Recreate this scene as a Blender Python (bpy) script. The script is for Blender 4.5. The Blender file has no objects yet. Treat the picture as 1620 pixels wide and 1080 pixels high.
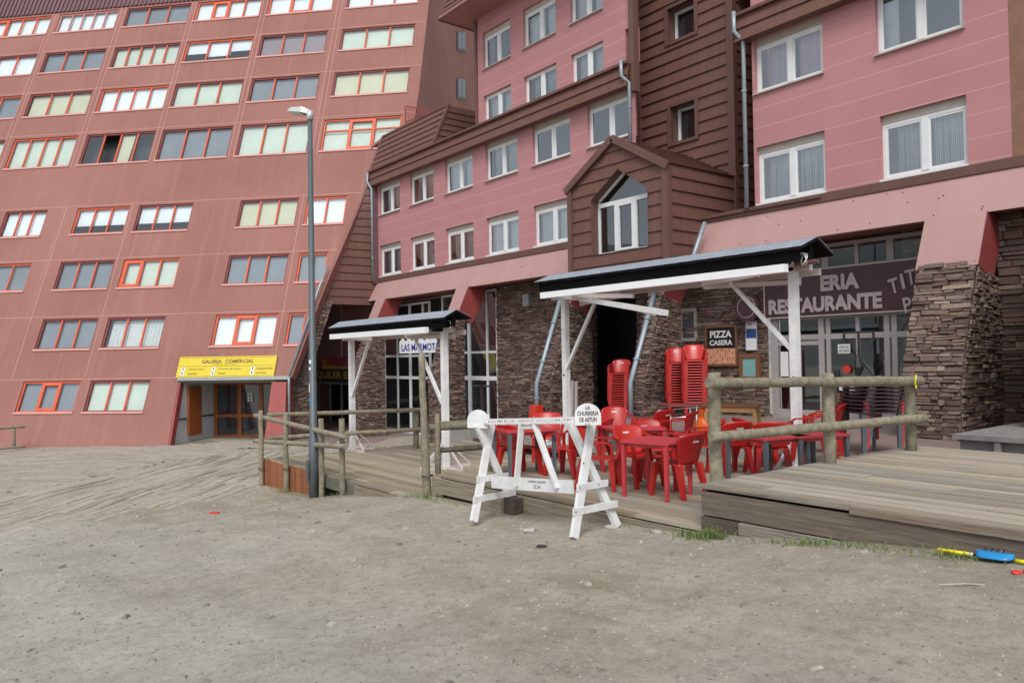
import bpy, math, random
from mathutils import Vector, Matrix
R = math.radians
# ---------------- camera ----------------
FPX, W0, H0 = 1215.09, 1620.0, 1080.0
PITCH, ROLL, YAW = R(1.2123), R(-0.93477), R(51.896)
scene = bpy.context.scene
col = scene.collection
MW = (Matrix.Rotation(YAW, 3, 'Z') @ Matrix.Rotation(PITCH, 3, 'X') @
      Matrix(((1, 0, 0), (0, 0, -1), (0, 1, 0))) @ Matrix.Rotation(ROLL, 3, 'Z'))
CAM = Vector((0, 0, 1.8))
cd = bpy.data.cameras.new('camera'); cam = bpy.data.objects.new('camera', cd); col.objects.link(cam)
cam.matrix_world = Matrix.Translation(CAM) @ MW.to_4x4()
cd.sensor_width = 36; cd.lens = 36 * FPX / W0; cd.clip_end = 2000; cd.clip_start = .05
scene.camera = cam
# ---------------- world, sun, exposure ----------------
SUN_EL, SUN_AZ = R(50), R(-45)      # azimuth of the sun seen from above, world X axis = 0
wd = bpy.data.worlds.new("World"); scene.world = wd; wd.use_nodes = True
wn = wd.node_tree; wn.nodes.clear()
sky = wn.nodes.new('ShaderNodeTexSky'); sky.sky_type = 'NISHITA'; sky.sun_disc = False
sky.sun_elevation = SUN_EL; sky.sun_rotation = R(90) - SUN_AZ
sky.air_density = 1.0; sky.dust_density = 5.0; sky.ozone_density = 1.0; sky.altitude = 1500
hsv = wn.nodes.new('ShaderNodeHueSaturation'); hsv.inputs['Saturation'].default_value = .32
bg = wn.nodes.new('ShaderNodeBackground'); bg.inputs['Strength'].default_value = .12
wo = wn.nodes.new('ShaderNodeOutputWorld')
wn.links.new(sky.outputs[0], hsv.inputs['Color']); wn.links.new(hsv.outputs[0], bg.inputs[0]); wn.links.new(bg.outputs[0], wo.inputs[0])
sd = bpy.data.lights.new('sun', 'SUN'); sd.energy = 1.3; sd.angle = R(25); sd.color = (1, .97, .92)
so = bpy.data.objects.new('sun', sd); col.objects.link(so)
sdir = Vector((math.cos(SUN_EL) * math.cos(SUN_AZ), math.cos(SUN_EL) * math.sin(SUN_AZ), math.sin(SUN_EL)))
so.rotation_euler = sdir.to_track_quat('Z', 'Y').to_euler(); so.location = (0, -10, 30)
scene.view_settings.view_transform = 'Standard'; scene.view_settings.look = 'None'
scene.view_settings.exposure = .68; scene.view_settings.gamma = 1
scene.render.engine = 'CYCLES'

# ---------------- measuring helpers: a photo pixel seen on a real plane ----------------
def ray(x, y): return MW @ Vector(((x - 810) / FPX, (540 - y) / FPX, -1))
def onX(x, y, X): d = ray(x, y); return CAM + d * (X / d.x)
def onY(x, y, Y): d = ray(x, y); return CAM + d * (Y / d.y)
def onZ(x, y, Z): d = ray(x, y); return CAM + d * ((Z - 1.8) / d.z)
A_L, E_L = R(43.7), R(67.46)
P0 = Vector((-33.72, 8.46, -1.6)); DL = Vector((math.cos(A_L), math.sin(A_L), 0)); NB = Vector((-math.sin(A_L), math.cos(A_L), 0))
DS = NB * math.cos(E_L) + Vector((0, 0, math.sin(E_L))); NL = -(DL.cross(DS)).normalized()
if NL.dot(CAM - P0) < 0: NL = -NL
def onL(x, y):
    d = ray(x, y); t = (P0 - CAM).dot(NL) / d.dot(NL); p = CAM + d * t - P0
    return p.dot(DL), p.dot(DS)
def LP(s, t, n=0): return P0 + DL * s + DS * t + NL * n      # leaning facade: along, up the slope, outwards
def lerp(a, b, t): return a + (b - a) * t
def interp(x, tab):
    if x <= tab[0][0]: return tab[0][1]
    for (a, b), (c, d) in zip(tab, tab[1:]):
        if x <= c: return b + (d - b) * (x - a) / (c - a)
    return tab[-1][1]
rnd = random.Random(5)

# ---------------- materials ----------------
MATS = {}
def nmat(name):
    m = bpy.data.materials.new(name); m.use_nodes = True
    nt = m.node_tree; b = nt.nodes['Principled BSDF']; MATS[name] = m
    return m, nt, b
def node(nt, t, **k):
    n = nt.nodes.new(t)
    for a, v in k.items(): setattr(n, a, v)
    return n
def texco(nt, scale=(1, 1, 1), rot=(0, 0, 0)):
    g = node(nt, 'ShaderNodeNewGeometry'); mp = node(nt, 'ShaderNodeMapping')
    mp.inputs['Scale'].default_value = scale; mp.inputs['Rotation'].default_value = rot
    nt.links.new(g.outputs['Position'], mp.inputs['Vector']); return mp.outputs[0]
def noise(nt, vec, scale, detail=4, rough=.6):
    n = node(nt, 'ShaderNodeTexNoise'); n.inputs['Scale'].default_value = scale; n.inputs['Detail'].default_value = detail
    n.inputs['Roughness'].default_value = rough
    if vec: nt.links.new(vec, n.inputs['Vector'])
    return n.outputs['Fac']
def ramp(nt, fac, stops):
    r = node(nt, 'ShaderNodeValToRGB'); e = r.color_ramp.elements
    while len(e) < len(stops): e.new(.5)
    for el, (p, c) in zip(e, stops): el.position = p; el.color = (*c, 1) if len(c) == 3 else c
    nt.links.new(fac, r.inputs[0]); return r.outputs[0]
def mixc(nt, fac, a, b, mode='MIX'):
    m = node(nt, 'ShaderNodeMixRGB', blend_type=mode)
    for i, v in ((0, fac), (1, a), (2, b)):
        if hasattr(v, 'is_linked'): nt.links.new(v, m.inputs[i])
        elif i == 0: m.inputs[0].default_value = v
        else: m.inputs[i].default_value = (*v, 1)
    return m.outputs[0]
def bump(nt, b, h, strength=.3, dist=.02):
    n = node(nt, 'ShaderNodeBump'); n.inputs['Strength'].default_value = strength; n.inputs['Distance'].default_value = dist
    nt.links.new(h, n.inputs['Height']); nt.links.new(n.outputs[0], b.inputs['Normal'])
def basic(name, c, rough=.6, var=.12, scale=3, metal=0, stretch=(1, 1, 1), bmp=.15, spec=.5, bscale=None):
    m, nt, b = nmat(name)
    v = texco(nt, stretch); f = noise(nt, v, scale, 6, .65)
    lo = tuple(x * (1 - var) for x in c); hi = tuple(min(1, x * (1 + var)) for x in c)
    nt.links.new(ramp(nt, f, [(.3, lo), (.7, hi)]), b.inputs['Base Color'])
    b.inputs['Roughness'].default_value = rough; b.inputs['Metallic'].default_value = metal
    b.inputs['Specular IOR Level'].default_value = spec
    if bmp: bump(nt, b, noise(nt, texco(nt, stretch), bscale or scale * 12, 4), bmp, .01)
    return m
def vcol(name, rough=.8, var=.2, scale=8, stretch=(1, 1, 1), bmp=.5, dist=.01, spec=.3):
    m, nt, b = nmat(name)
    a = node(nt, 'ShaderNodeVertexColor'); a.layer_name = 'Col'
    f = noise(nt, texco(nt, stretch), scale, 6, .7)
    k = ramp(nt, f, [(.25, (1 - var,) * 3), (.75, (1 + var,) * 3)])
    nt.links.new(mixc(nt, 1, a.outputs[0], k, 'MULTIPLY'), b.inputs['Base Color'])
    b.inputs['Roughness'].default_value = rough; b.inputs['Specular IOR Level'].default_value = spec
    bump(nt, b, noise(nt, texco(nt, stretch), scale * 4, 5), bmp, dist)
    return m
def stucco_left():
    m, nt, b = nmat('terracotta_render')
    base = (.36, .165, .138)
    v = texco(nt)
    big = noise(nt, v, .22, 3); c = ramp(nt, big, [(.3, (.27, .126, .105)), (.7, (.33, .158, .132))])
    # run-off streaks: noise stretched along the slope
    rot = node(nt, 'ShaderNodeVectorRotate', rotation_type='Z_AXIS'); rot.inputs['Angle'].default_value = -A_L
    g = node(nt, 'ShaderNodeNewGeometry'); nt.links.new(g.outputs['Position'], rot.inputs['Vector'])
    mp = node(nt, 'ShaderNodeMapping'); mp.inputs['Scale'].default_value = (1.6, .05, .05); nt.links.new(rot.outputs[0], mp.inputs[0])
    st = noise(nt, mp.outputs[0], 2.2, 6, .75)
    c = mixc(nt, ramp(nt, st, [(.55, (0, 0, 0)), (.75, (.5, .5, .5))]), c, (.40, .24, .21))
    c = mixc(nt, ramp(nt, noise(nt, mp.outputs[0], 6, 4, .7), [(.5, (0, 0, 0)), (.8, (.35, .35, .35))]), c, (.20, .085, .07))
    nt.links.new(c, b.inputs['Base Color']); b.inputs['Roughness'].default_value = .85; b.inputs['Specular IOR Level'].default_value = .25
    bump(nt, b, noise(nt, texco(nt), 30, 4), .15, .01)
def pink_wall():
    m, nt, b = nmat('pink_render')
    c = ramp(nt, noise(nt, texco(nt), .5, 5), [(.3, (.42, .20, .208)), (.7, (.485, .232, .24))])
    sp = node(nt, 'ShaderNodeSeparateXYZ'); g = node(nt, 'ShaderNodeNewGeometry'); nt.links.new(g.outputs['Position'], sp.inputs[0])
    # horizontal render joints every 0.55 m
    md = node(nt, 'ShaderNodeMath', operation='MODULO'); ad = node(nt, 'ShaderNodeMath', operation='ADD'); ad.inputs[1].default_value = 100 * .478 - 5.58
    nt.links.new(sp.outputs['Z'], ad.inputs[0]); nt.links.new(ad.outputs[0], md.inputs[0]); md.inputs[1].default_value = .478
    lt = node(nt, 'ShaderNodeMath', operation='LESS_THAN'); lt.inputs[1].default_value = .022; nt.links.new(md.outputs[0], lt.inputs[0])
    c = mixc(nt, lt.outputs[0], c, (.54, .31, .31))
    nt.links.new(c, b.inputs['Base Color']); b.inputs['Roughness'].default_value = .85; b.inputs['Specular IOR Level'].default_value = .25
    bump(nt, b, noise(nt, texco(nt), 40, 3), .12, .008)
def wood(name, c, var=.25, scale=2.0, stretch=(.6, 8, 8), rough=.8):
    return vcol(name, rough, var, scale, stretch, .5, .006)
def glass(name, fac=.16, tint=(.9, .94, .95), rough=.02):
    m, nt, b = nmat(name); nt.nodes.remove(b)
    t = node(nt, 'ShaderNodeBsdfTransparent'); t.inputs[0].default_value = (*tint, 1)
    gl = node(nt, 'ShaderNodeBsdfGlossy'); gl.inputs['Roughness'].default_value = rough; gl.inputs[0].default_value = (.86, .9, .92, 1)
    fr = node(nt, 'ShaderNodeFresnel'); fr.inputs[0].default_value = 1.5
    ad = node(nt, 'ShaderNodeMath', operation='ADD', use_clamp=True); ad.inputs[1].default_value = fac
    nt.links.new(fr.outputs[0], ad.inputs[0])
    bm = node(nt, 'ShaderNodeBump'); bm.inputs['Strength'].default_value = .05; bm.inputs['Distance'].default_value = .05
    nt.links.new(noise(nt, texco(nt), .8, 2), bm.inputs['Height']); nt.links.new(bm.outputs[0], gl.inputs['Normal'])
    mx = node(nt, 'ShaderNodeMixShader'); nt.links.new(ad.outputs[0], mx.inputs[0]); nt.links.new(t.outputs[0], mx.inputs[1]); nt.links.new(gl.outputs[0], mx.inputs[2])
    nt.links.new(mx.outputs[0], nt.nodes['Material Output'].inputs[0])
def ground_mat():
    m, nt, b = nmat('gravel_road')
    v = texco(nt)
    big = noise(nt, v, .22, 4); mid = noise(nt, v, 1.6, 6, .7); fine = noise(nt, v, 38, 8, .85); f2 = noise(nt, v, 220, 2, .8)
    grey = ramp(nt, mid, [(.3, (.36, .352, .31)), (.7, (.46, .452, .40))])
    brown = ramp(nt, mid, [(.3, (.30, .265, .208)), (.7, (.42, .378, .308))])
    # the strip along the timber decks is browner and damper, the road greyer
    sp = node(nt, 'ShaderNodeSeparateXYZ'); g = node(nt, 'ShaderNodeNewGeometry'); nt.links.new(g.outputs['Position'], sp.inputs[0])
    mr = node(nt, 'ShaderNodeMapRange'); mr.inputs[1].default_value = .8; mr.inputs[2].default_value = 5.2; nt.links.new(sp.outputs['Y'], mr.inputs[0])
    ad = node(nt, 'ShaderNodeMath', operation='MULTIPLY_ADD'); ad.inputs[1].default_value = 1.6; ad.inputs[2].default_value = -.8
    nt.links.new(big, ad.inputs[0]); a2 = node(nt, 'ShaderNodeMath', operation='ADD', use_clamp=True)
    nt.links.new(mr.outputs[0], a2.inputs[0]); nt.links.new(ad.outputs[0], a2.inputs[1])
    c = mixc(nt, a2.outputs[0], grey, brown)
    c = mixc(nt, 1, c, ramp(nt, fine, [(.3, (.66, .66, .66)), (.5, (.98, .98, .98)), (.62, (1.06, 1.06, 1.05)), (.75, (1.4, 1.38, 1.34))]), 'MULTIPLY')
    c = mixc(nt, 1, c, ramp(nt, f2, [(.3, (.75, .75, .75)), (.7, (1.25, 1.25, 1.25))]), 'MULTIPLY')
    trk = noise(nt, texco(nt, (.12, 1.5, 1), (0, 0, R(38))), 1.3, 5, .65)
    c = mixc(nt, 1, c, ramp(nt, trk, [(.35, (.92, .92, .93)), (.5, (1, 1, 1)), (.68, (1.07, 1.06, 1.05))]), 'MULTIPLY')
    c = mixc(nt, 1, c, ramp(nt, noise(nt, v, 9, 9, .75), [(.32, (.76, .75, .73)), (.5, (1, 1, 1)), (.68, (1.14, 1.13, 1.12))]), 'MULTIPLY')
    damp = ramp(nt, noise(nt, texco(nt, (.5, 1.2, 1)), .7, 4, .6), [(.52, (1, 1, 1)), (.70, (.66, .60, .53))])
    c = mixc(nt, mr.outputs[0], c, mixc(nt, 1, c, damp, 'MULTIPLY'))
    nt.links.new(c, b.inputs['Base Color']); b.inputs['Roughness'].default_value = .95; b.inputs['Specular IOR Level'].default_value = .2
    hh = mixc(nt, .5, fine, mixc(nt, .5, mid, trk))
    bump(nt, b, hh, .7, .03)
stucco_left(); pink_wall(); ground_mat()
basic('pink_metal', (.43, .255, .24), .55, .06, .8, bmp=.03, stretch=(1.5, .3, .3))
basic('dark_red_paint', (.30, .055, .05), .6, .12, 2)
basic('red_paint', (.34, .085, .075), .6, .12, 2)
basic('light_pink_trim', (.58, .30, .26), .7, .08, 2)
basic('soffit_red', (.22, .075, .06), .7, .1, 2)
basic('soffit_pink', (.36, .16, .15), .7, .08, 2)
basic('brown_trim', (.135, .066, .052), .6, .12, 2, stretch=(1, 1, .4))
m = basic('brown_siding', (.15, .073, .058), .62, .16, 1.4, stretch=(7, 7, .25), bmp=.1, spec=.3)
basic('brown_stucco', (.24, .13, .085), .9, .15, 3)
basic('parapet_mauve', (.15, .075, .085), .6, .15, 3)
basic('white_frame', (.70, .72, .72), .4, .04, 3, bmp=0)
basic('grey_frame', (.36, .33, .32), .45, .08, 3, bmp=0)
basic('cream_box', (.42, .38, .33), .6, .1, 3, bmp=0)
basic('orange_frame', (.62, .11, .045), .5, .12, 3, bmp=.03)
basic('dark_frame', (.22, .045, .04), .55, .15, 3, bmp=.03)
basic('rose_frame', (.50, .22, .21), .55, .12, 3, bmp=.03)
basic('blind_white', (.90, .94, .96), .8, .03, 1, bmp=0)
basic('blind_cream', (.70, .68, .50), .8, .05, 1, bmp=0)
basic('blind_green', (.70, .76, .66), .8, .05, 1, bmp=0)
basic('dim_room_grey', (.27, .30, .33), .8, .12, .8, bmp=0)  # panes without blinds: dim room and reflection as one flat grey
basic('blind_mauve', (.36, .28, .31), .8, .08, 1, bmp=0)
basic('curtain', (.74, .76, .74), .9, .08, 3, bmp=0)
basic('curtain_pink', (.62, .50, .56), .9, .08, 3, bmp=0)
basic('interior', (.05, .055, .06), .9, .3, .7, bmp=0)  # dark colour stands for unlit rooms behind the glass
basic('dark_void', (.012, .012, .013), .9, .2, 1, bmp=0)  # plain black paints the deep shade of passage and shop
basic('entrance_paint', (.62, .66, .70), .8, .06, 1, bmp=0)
basic('plank_gap_shade', (.035, .03, .025), .95, .3, 6)  # near black that paints shade into the boardwalk gaps
basic('mortar', (.055, .045, .04), .95, .3, 6)
basic('pipe_zinc', (.30, .36, .40), .45, .1, 3, .35, bmp=.02)
basic('grey_metal', (.28, .30, .30), .5, .1, 3, .2, bmp=.03)
basic('roof_sheet', (.33, .37, .42), .5, .14, 3, .1, stretch=(2, 1, 1), bmp=.03)
basic('roof_under_shade', (.010, .009, .010), .9, .2, 3, spec=.1)  # near black: shadow under the canopy roofs painted into the colour
def white_paint():
    m, nt, b = nmat('white_paint')
    c = ramp(nt, noise(nt, texco(nt), 5, 5, .7), [(.3, (.62, .63, .62)), (.6, (.78, .79, .79))])
    chip = ramp(nt, noise(nt, texco(nt, (1, 1, .6)), 22, 6, .7), [(.66, (0, 0, 0)), (.69, (1, 1, 1))])
    c = mixc(nt, chip, c, (.24, .19, .14))
    nt.links.new(c, b.inputs['Base Color']); b.inputs['Roughness'].default_value = .5
    bump(nt, b, noise(nt, texco(nt, (1, 1, 1)), 40, 4), .2, .005)
white_paint()
basic('awning_white', (.86, .88, .89), .35, .03, 3, bmp=0)
basic('awning_pink_white', (.62, .55, .53), .5, .06, 3, bmp=.02)
basic('chrome', (.75, .76, .78), .22, .03, 3, .9, bmp=0)
basic('black_paint', (.03, .03, .032), .5, .2, 3)
basic('dark_plastic', (.05, .055, .06), .45, .1, 3, bmp=0)
basic('slate_plastic', (.10, .12, .135), .45, .1, 3, bmp=0)
basic('lamp_grey', (.10, .122, .135), .5, .12, 3, .2, bmp=.04)
basic('lamp_head', (.55, .57, .56), .4, .06, 3, .3, bmp=0)
basic('lamp_glass', (.45, .50, .45), .25, .05, 3, bmp=0)
basic('tile_floor', (.24, .18, .165), .7, .12, 5)
basic('concrete', (.27, .26, .24), .9, .18, 4)
basic('green_concrete', (.21, .205, .19), .9, .25, 5)
basic('orange_plastic', (.75, .13, .015), .4, .08, 4, bmp=0)
basic('light_wood', (.42, .23, .09), .6, .2, 3, stretch=(6, 6, .8))
basic('brown_wood', (.20, .085, .04), .6, .2, 3, stretch=(6, 6, .8))
basic('door_orange', (.35, .10, .025), .5, .2, 3, stretch=(6, 6, .5), bmp=.05)
basic('sign_yellow', (.66, .53, .025), .45, .04, 2, bmp=0)
basic('sign_maroon', (.055, .018, .022), .35, .1, 2, bmp=0)
basic('sign_letters', (.40, .33, .34), .6, .08, 3, bmp=0)
basic('sign_black', (.015, .014, .014), .4, .1, 2, bmp=0)
basic('sign_red', (.62, .04, .02), .45, .1, 2, bmp=0)
basic('letter_yellow', (.85, .50, .02), .5, .05, 2, bmp=0)
basic('letter_white', (.75, .75, .74), .5, .05, 2, bmp=0)
basic('letter_blue', (.03, .04, .35), .5, .05, 2, bmp=0)
basic('sign_blue', (.03, .08, .30), .5, .05, 2, bmp=0)
basic('letter_black', (.03, .03, .03), .5, .05, 2, bmp=0)
basic('glass_green', (.22, .42, .40), .25, .08, 2, bmp=0)
basic('yellow_plastic', (.85, .70, .01), .4, .05, 2, bmp=0)
basic('blue_plastic', (.02, .25, .55), .35, .08, 2, bmp=0)
basic('purple_paint', (.09, .04, .28), .5, .05, 2, bmp=0)
basic('stone_pebble', (.27, .255, .225), .9, .35, 9, bmp=.2)
basic('white_stone', (.42, .40, .36), .9, .2, 9)
basic('hazy_hill_rock', (.20, .215, .20), .95, .35, .03)  # rock colour lightened to paint in distance haze
vcol('stonework', .88, .28, 14, bmp=.6, dist=.015)
vcol('deck_planks', .85, .28, 2.2, (.5, 9, 9), .5, .006)
vcol('edge_wood', .9, .62, 3.2, (.45, 5, 13), .9, .014)
vcol('log_wood', .9, .5, 5, (2.2, 2.2, 2.2), .9, .015)
vcol('ramp_planks', .88, .28, 2.0, (2.5, 2.5, 2.5), .5, .006)
def chair_mat():
    m, nt, b = nmat('red_plastic')
    oi = node(nt, 'ShaderNodeObjectInfo')
    c = ramp(nt, oi.outputs['Random'], [(0, (.33, .010, .010)), (.5, (.42, .014, .011)), (1, (.50, .024, .016))])
    c2 = mixc(nt, ramp(nt, noise(nt, texco(nt), 3, 4), [(.45, (0, 0, 0)), (.8, (.4, .4, .4))]), c, (.42, .035, .03))
    nt.links.new(c2, b.inputs['Base Color']); b.inputs['Roughness'].default_value = .32
    return m
chair_mat()
basic('red_table_plastic', (.50, .045, .055), .45, .12, 3, bmp=0)
def pizza():
    m, nt, b = nmat('pizza_print')
    f = node(nt, 'ShaderNodeTexVoronoi'); f.inputs['Scale'].default_value = 13
    nt.links.new(texco(nt), f.inputs['Vector'])
    nt.links.new(ramp(nt, f.outputs['Distance'], [(.1, (.42, .05, .03)), (.35, (.55, .20, .09)), (.6, (.70, .45, .28)), (.85, (.50, .10, .06))]), b.inputs['Base Color'])
pizza()
def grass():
    m, nt, b = nmat('grass_blades')
    c = ramp(nt, noise(nt, texco(nt), 14, 3), [(.3, (.07, .14, .03)), (.55, (.16, .22, .06)), (.75, (.30, .27, .13))])
    nt.links.new(c, b.inputs['Base Color']); b.inputs['Roughness'].default_value = .7
grass()
glass('window_glass', .10); glass('upper_glass', .22); glass('sky_glass', .13); glass('shop_glass', .10, (.62, .66, .68))

# ---------------- mesh builder ----------------
class MB:
    def __init__(s): s.v = []; s.f = []; s.m = []; s.c = []; s.cur = 0; s.col = (1, 1, 1)
    def face(s, pts):
        i = len(s.v); s.v += [Vector(p) for p in pts]; s.f.append(tuple(range(i, i + len(pts)))); s.m.append(s.cur); s.c.append(s.col)
    def idx(s, verts, faces):
        i = len(s.v); s.v += [Vector(p) for p in verts]
        for f in faces: s.f.append(tuple(i + k for k in f)); s.m.append(s.cur); s.c.append(s.col)
    def hexa(s, q):   # 4 lower/back corners, 4 upper/front corners
        s.idx(q, [(3, 2, 1, 0), (4, 5, 6, 7), (0, 1, 5, 4), (1, 2, 6, 5), (2, 3, 7, 6), (3, 0, 4, 7)])
    def box(s, a, b):
        (x0, y0, z0), (x1, y1, z1) = a, b
        x0, x1 = sorted((x0, x1)); y0, y1 = sorted((y0, y1)); z0, z1 = sorted((z0, z1))
        s.hexa([(x0, y0, z0), (x1, y0, z0), (x1, y1, z0), (x0, y1, z0), (x0, y0, z1), (x1, y0, z1), (x1, y1, z1), (x0, y1, z1)])
    def obox(s, o, ex, ey, ez):   # corner + three edge vectors
        o, ex, ey, ez = map(Vector, (o, ex, ey, ez))
        s.hexa([o, o + ex, o + ex + ey, o + ey, o + ez, o + ex + ez, o + ex + ey + ez, o + ey + ez])
    def bar(s, a, b, w, h, up=(0, 0, 1)):   # rectangular bar between two points
        a, b = Vector(a), Vector(b); d = (b - a).normalized(); u = Vector(up)
        if abs(d.dot(u)) > .98: u = Vector((0, 1, 0))
        sd_ = d.cross(u).normalized(); u2 = sd_.cross(d).normalized()
        s.obox(a - sd_ * w / 2 - u2 * h / 2, b - a, sd_ * w, u2 * h)
    def tube(s, pts, r, n=8, cap=True):
        pts = [Vector(p) for p in pts]; rs = r if isinstance(r, (list, tuple)) else [r] * len(pts)
        rings = []
        for i, p in enumerate(pts):
            d = (pts[min(i + 1, len(pts) - 1)] - pts[max(i - 1, 0)]).normalized()
            u = Vector((0, 0, 1)) if abs(d.z) < .9 else Vector((1, 0, 0))
            a = d.cross(u).normalized(); b = d.cross(a).normalized()
            rings.append([p + (a * math.cos(2 * math.pi * k / n) + b * math.sin(2 * math.pi * k / n)) * rs[i] for k in range(n)])
        vs = [q for r_ in rings for q in r_]
        fs = [(i * n + k, i * n + (k + 1) % n, (i + 1) * n + (k + 1) % n, (i + 1) * n + k) for i in range(len(pts) - 1) for k in range(n)]
        if cap: fs += [tuple(range(n - 1, -1, -1)), tuple(range((len(pts) - 1) * n, len(pts) * n))]
        s.idx(vs, fs)
    def prism(s, poly, ext):   # planar polygon extruded by a vector
        n = len(poly); e = Vector(ext); vs = [Vector(p) for p in poly] + [Vector(p) + e for p in poly]
        s.idx(vs, [tuple(range(n)), tuple(range(2 * n - 1, n - 1, -1))] + [(k, (k + 1) % n, n + (k + 1) % n, n + k) for k in range(n)])
    def build(s, name, mats, parent=None, smooth=False, fix=True):
        me = bpy.data.meshes.new(name); me.from_pydata([tuple(v) for v in s.v], [], s.f)
        for m in (mats if isinstance(mats, (list, tuple)) else [mats]): me.materials.append(MATS[m])
        me.polygons.foreach_set('material_index', s.m)
        ca = me.color_attributes.new('Col', 'FLOAT_COLOR', 'CORNER')
        arr = []
        for p, c in zip(me.polygons, s.c): arr += [c[0], c[1], c[2], 1.0] * p.loop_total
        ca.data.foreach_set('color', arr)
        if smooth: me.polygons.foreach_set('use_smooth', [True] * len(s.f))
        if fix:
            import bmesh
            bm = bmesh.new(); bm.from_mesh(me); bmesh.ops.recalc_face_normals(bm, faces=bm.faces); bm.to_mesh(me); bm.free()
        o = bpy.data.objects.new(name, me); col.objects.link(o)
        if parent is not None:
            o.parent = parent
            if parent.type == 'EMPTY' and not parent.get('_local'): o.location = -parent.location
        return o
def thing(name, label, cat, loc=(0, 0, 0), group=None, local=False, rz=0):
    o = bpy.data.objects.new(name, None); col.objects.link(o); o.location = loc; o.rotation_euler = (0, 0, rz); o.empty_display_size = .2
    o['label'] = label; o['category'] = cat
    if group: o['group'] = group
    if local: o['_local'] = 1
    return o
def tag(o, label, cat, group=None):
    o['label'] = label; o['category'] = cat
    if group: o['group'] = group
    return o
def struct(o): o['kind'] = 'structure'; return o
def copy_tree(o, parent=None):
    c = o.copy(); col.objects.link(c)
    if parent is not None: c.parent = parent
    for ch in list(o.children): copy_tree(ch, c)
    return c
def text(mb, s, o, ex, ey, w, h, bold=.0, align='C', depth=.008):
    """lettering as mesh: o = centre (or left) of the baseline box, ex/ey unit vectors, w/h box in metres"""
    cu = bpy.data.curves.new('t', 'FONT'); cu.body = s; cu.size = 1; cu.offset = bold; cu.extrude = 0; cu.resolution_u = 3
    ob = bpy.data.objects.new('t', cu); col.objects.link(ob)
    dg = bpy.context.evaluated_depsgraph_get(); me = bpy.data.meshes.new_from_object(ob.evaluated_get(dg))
    xs = [v.co.x for v in me.vertices]; ys = [v.co.y for v in me.vertices]
    if xs:
        x0, x1, y0, y1 = min(xs), max(xs), min(ys), max(ys); ex, ey = Vector(ex).normalized(), Vector(ey).normalized(); o = Vector(o)
        n = ex.cross(ey)
        off = -.5 if align == 'C' else 0
        f = lambda v: o + ex * (((v.x - x0) / (x1 - x0) + off) * w) + ey * (((v.y - y0) / (y1 - y0) - .5) * h) + n * depth
        mb.idx([f(v.co) for v in me.vertices], [tuple(p.vertices) for p in me.polygons])
    bpy.data.objects.remove(ob); bpy.data.curves.remove(cu); bpy.data.meshes.remove(me)

def wall_holes(mb, u0, u1, z0, z1, holes, fn, depth, extra_u=(), extra_z=(), keep=None):
    """wall in (u,z), rectangular holes with reveals of given depth; fn(u,z,n) -> point"""
    us = sorted({u0, u1, *extra_u, *[h[0] for h in holes], *[h[1] for h in holes]}); us = [u for u in us if u0 <= u <= u1]
    zs = sorted({z0, z1, *extra_z, *[h[2] for h in holes], *[h[3] for h in holes]}); zs = [z for z in zs if z0 <= z <= z1]
    for a, b in zip(us, us[1:]):
        for c, d in zip(zs, zs[1:]):
            mu, mz = (a + b) / 2, (c + d) / 2
            if any(h[0] < mu < h[1] and h[2] < mz < h[3] for h in holes): continue
            if keep and not keep(mu, mz): continue
            mb.face([fn(a, c, 0), fn(b, c, 0), fn(b, d, 0), fn(a, d, 0)])
    for a, b, c, d in holes:
        for p, q in (((a, c), (b, c)), ((b, c), (b, d)), ((b, d), (a, d)), ((a, d), (a, c))):
            mb.face([fn(*p, 0), fn(*q, 0), fn(*q, -depth), fn(*p, -depth)])
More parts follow.
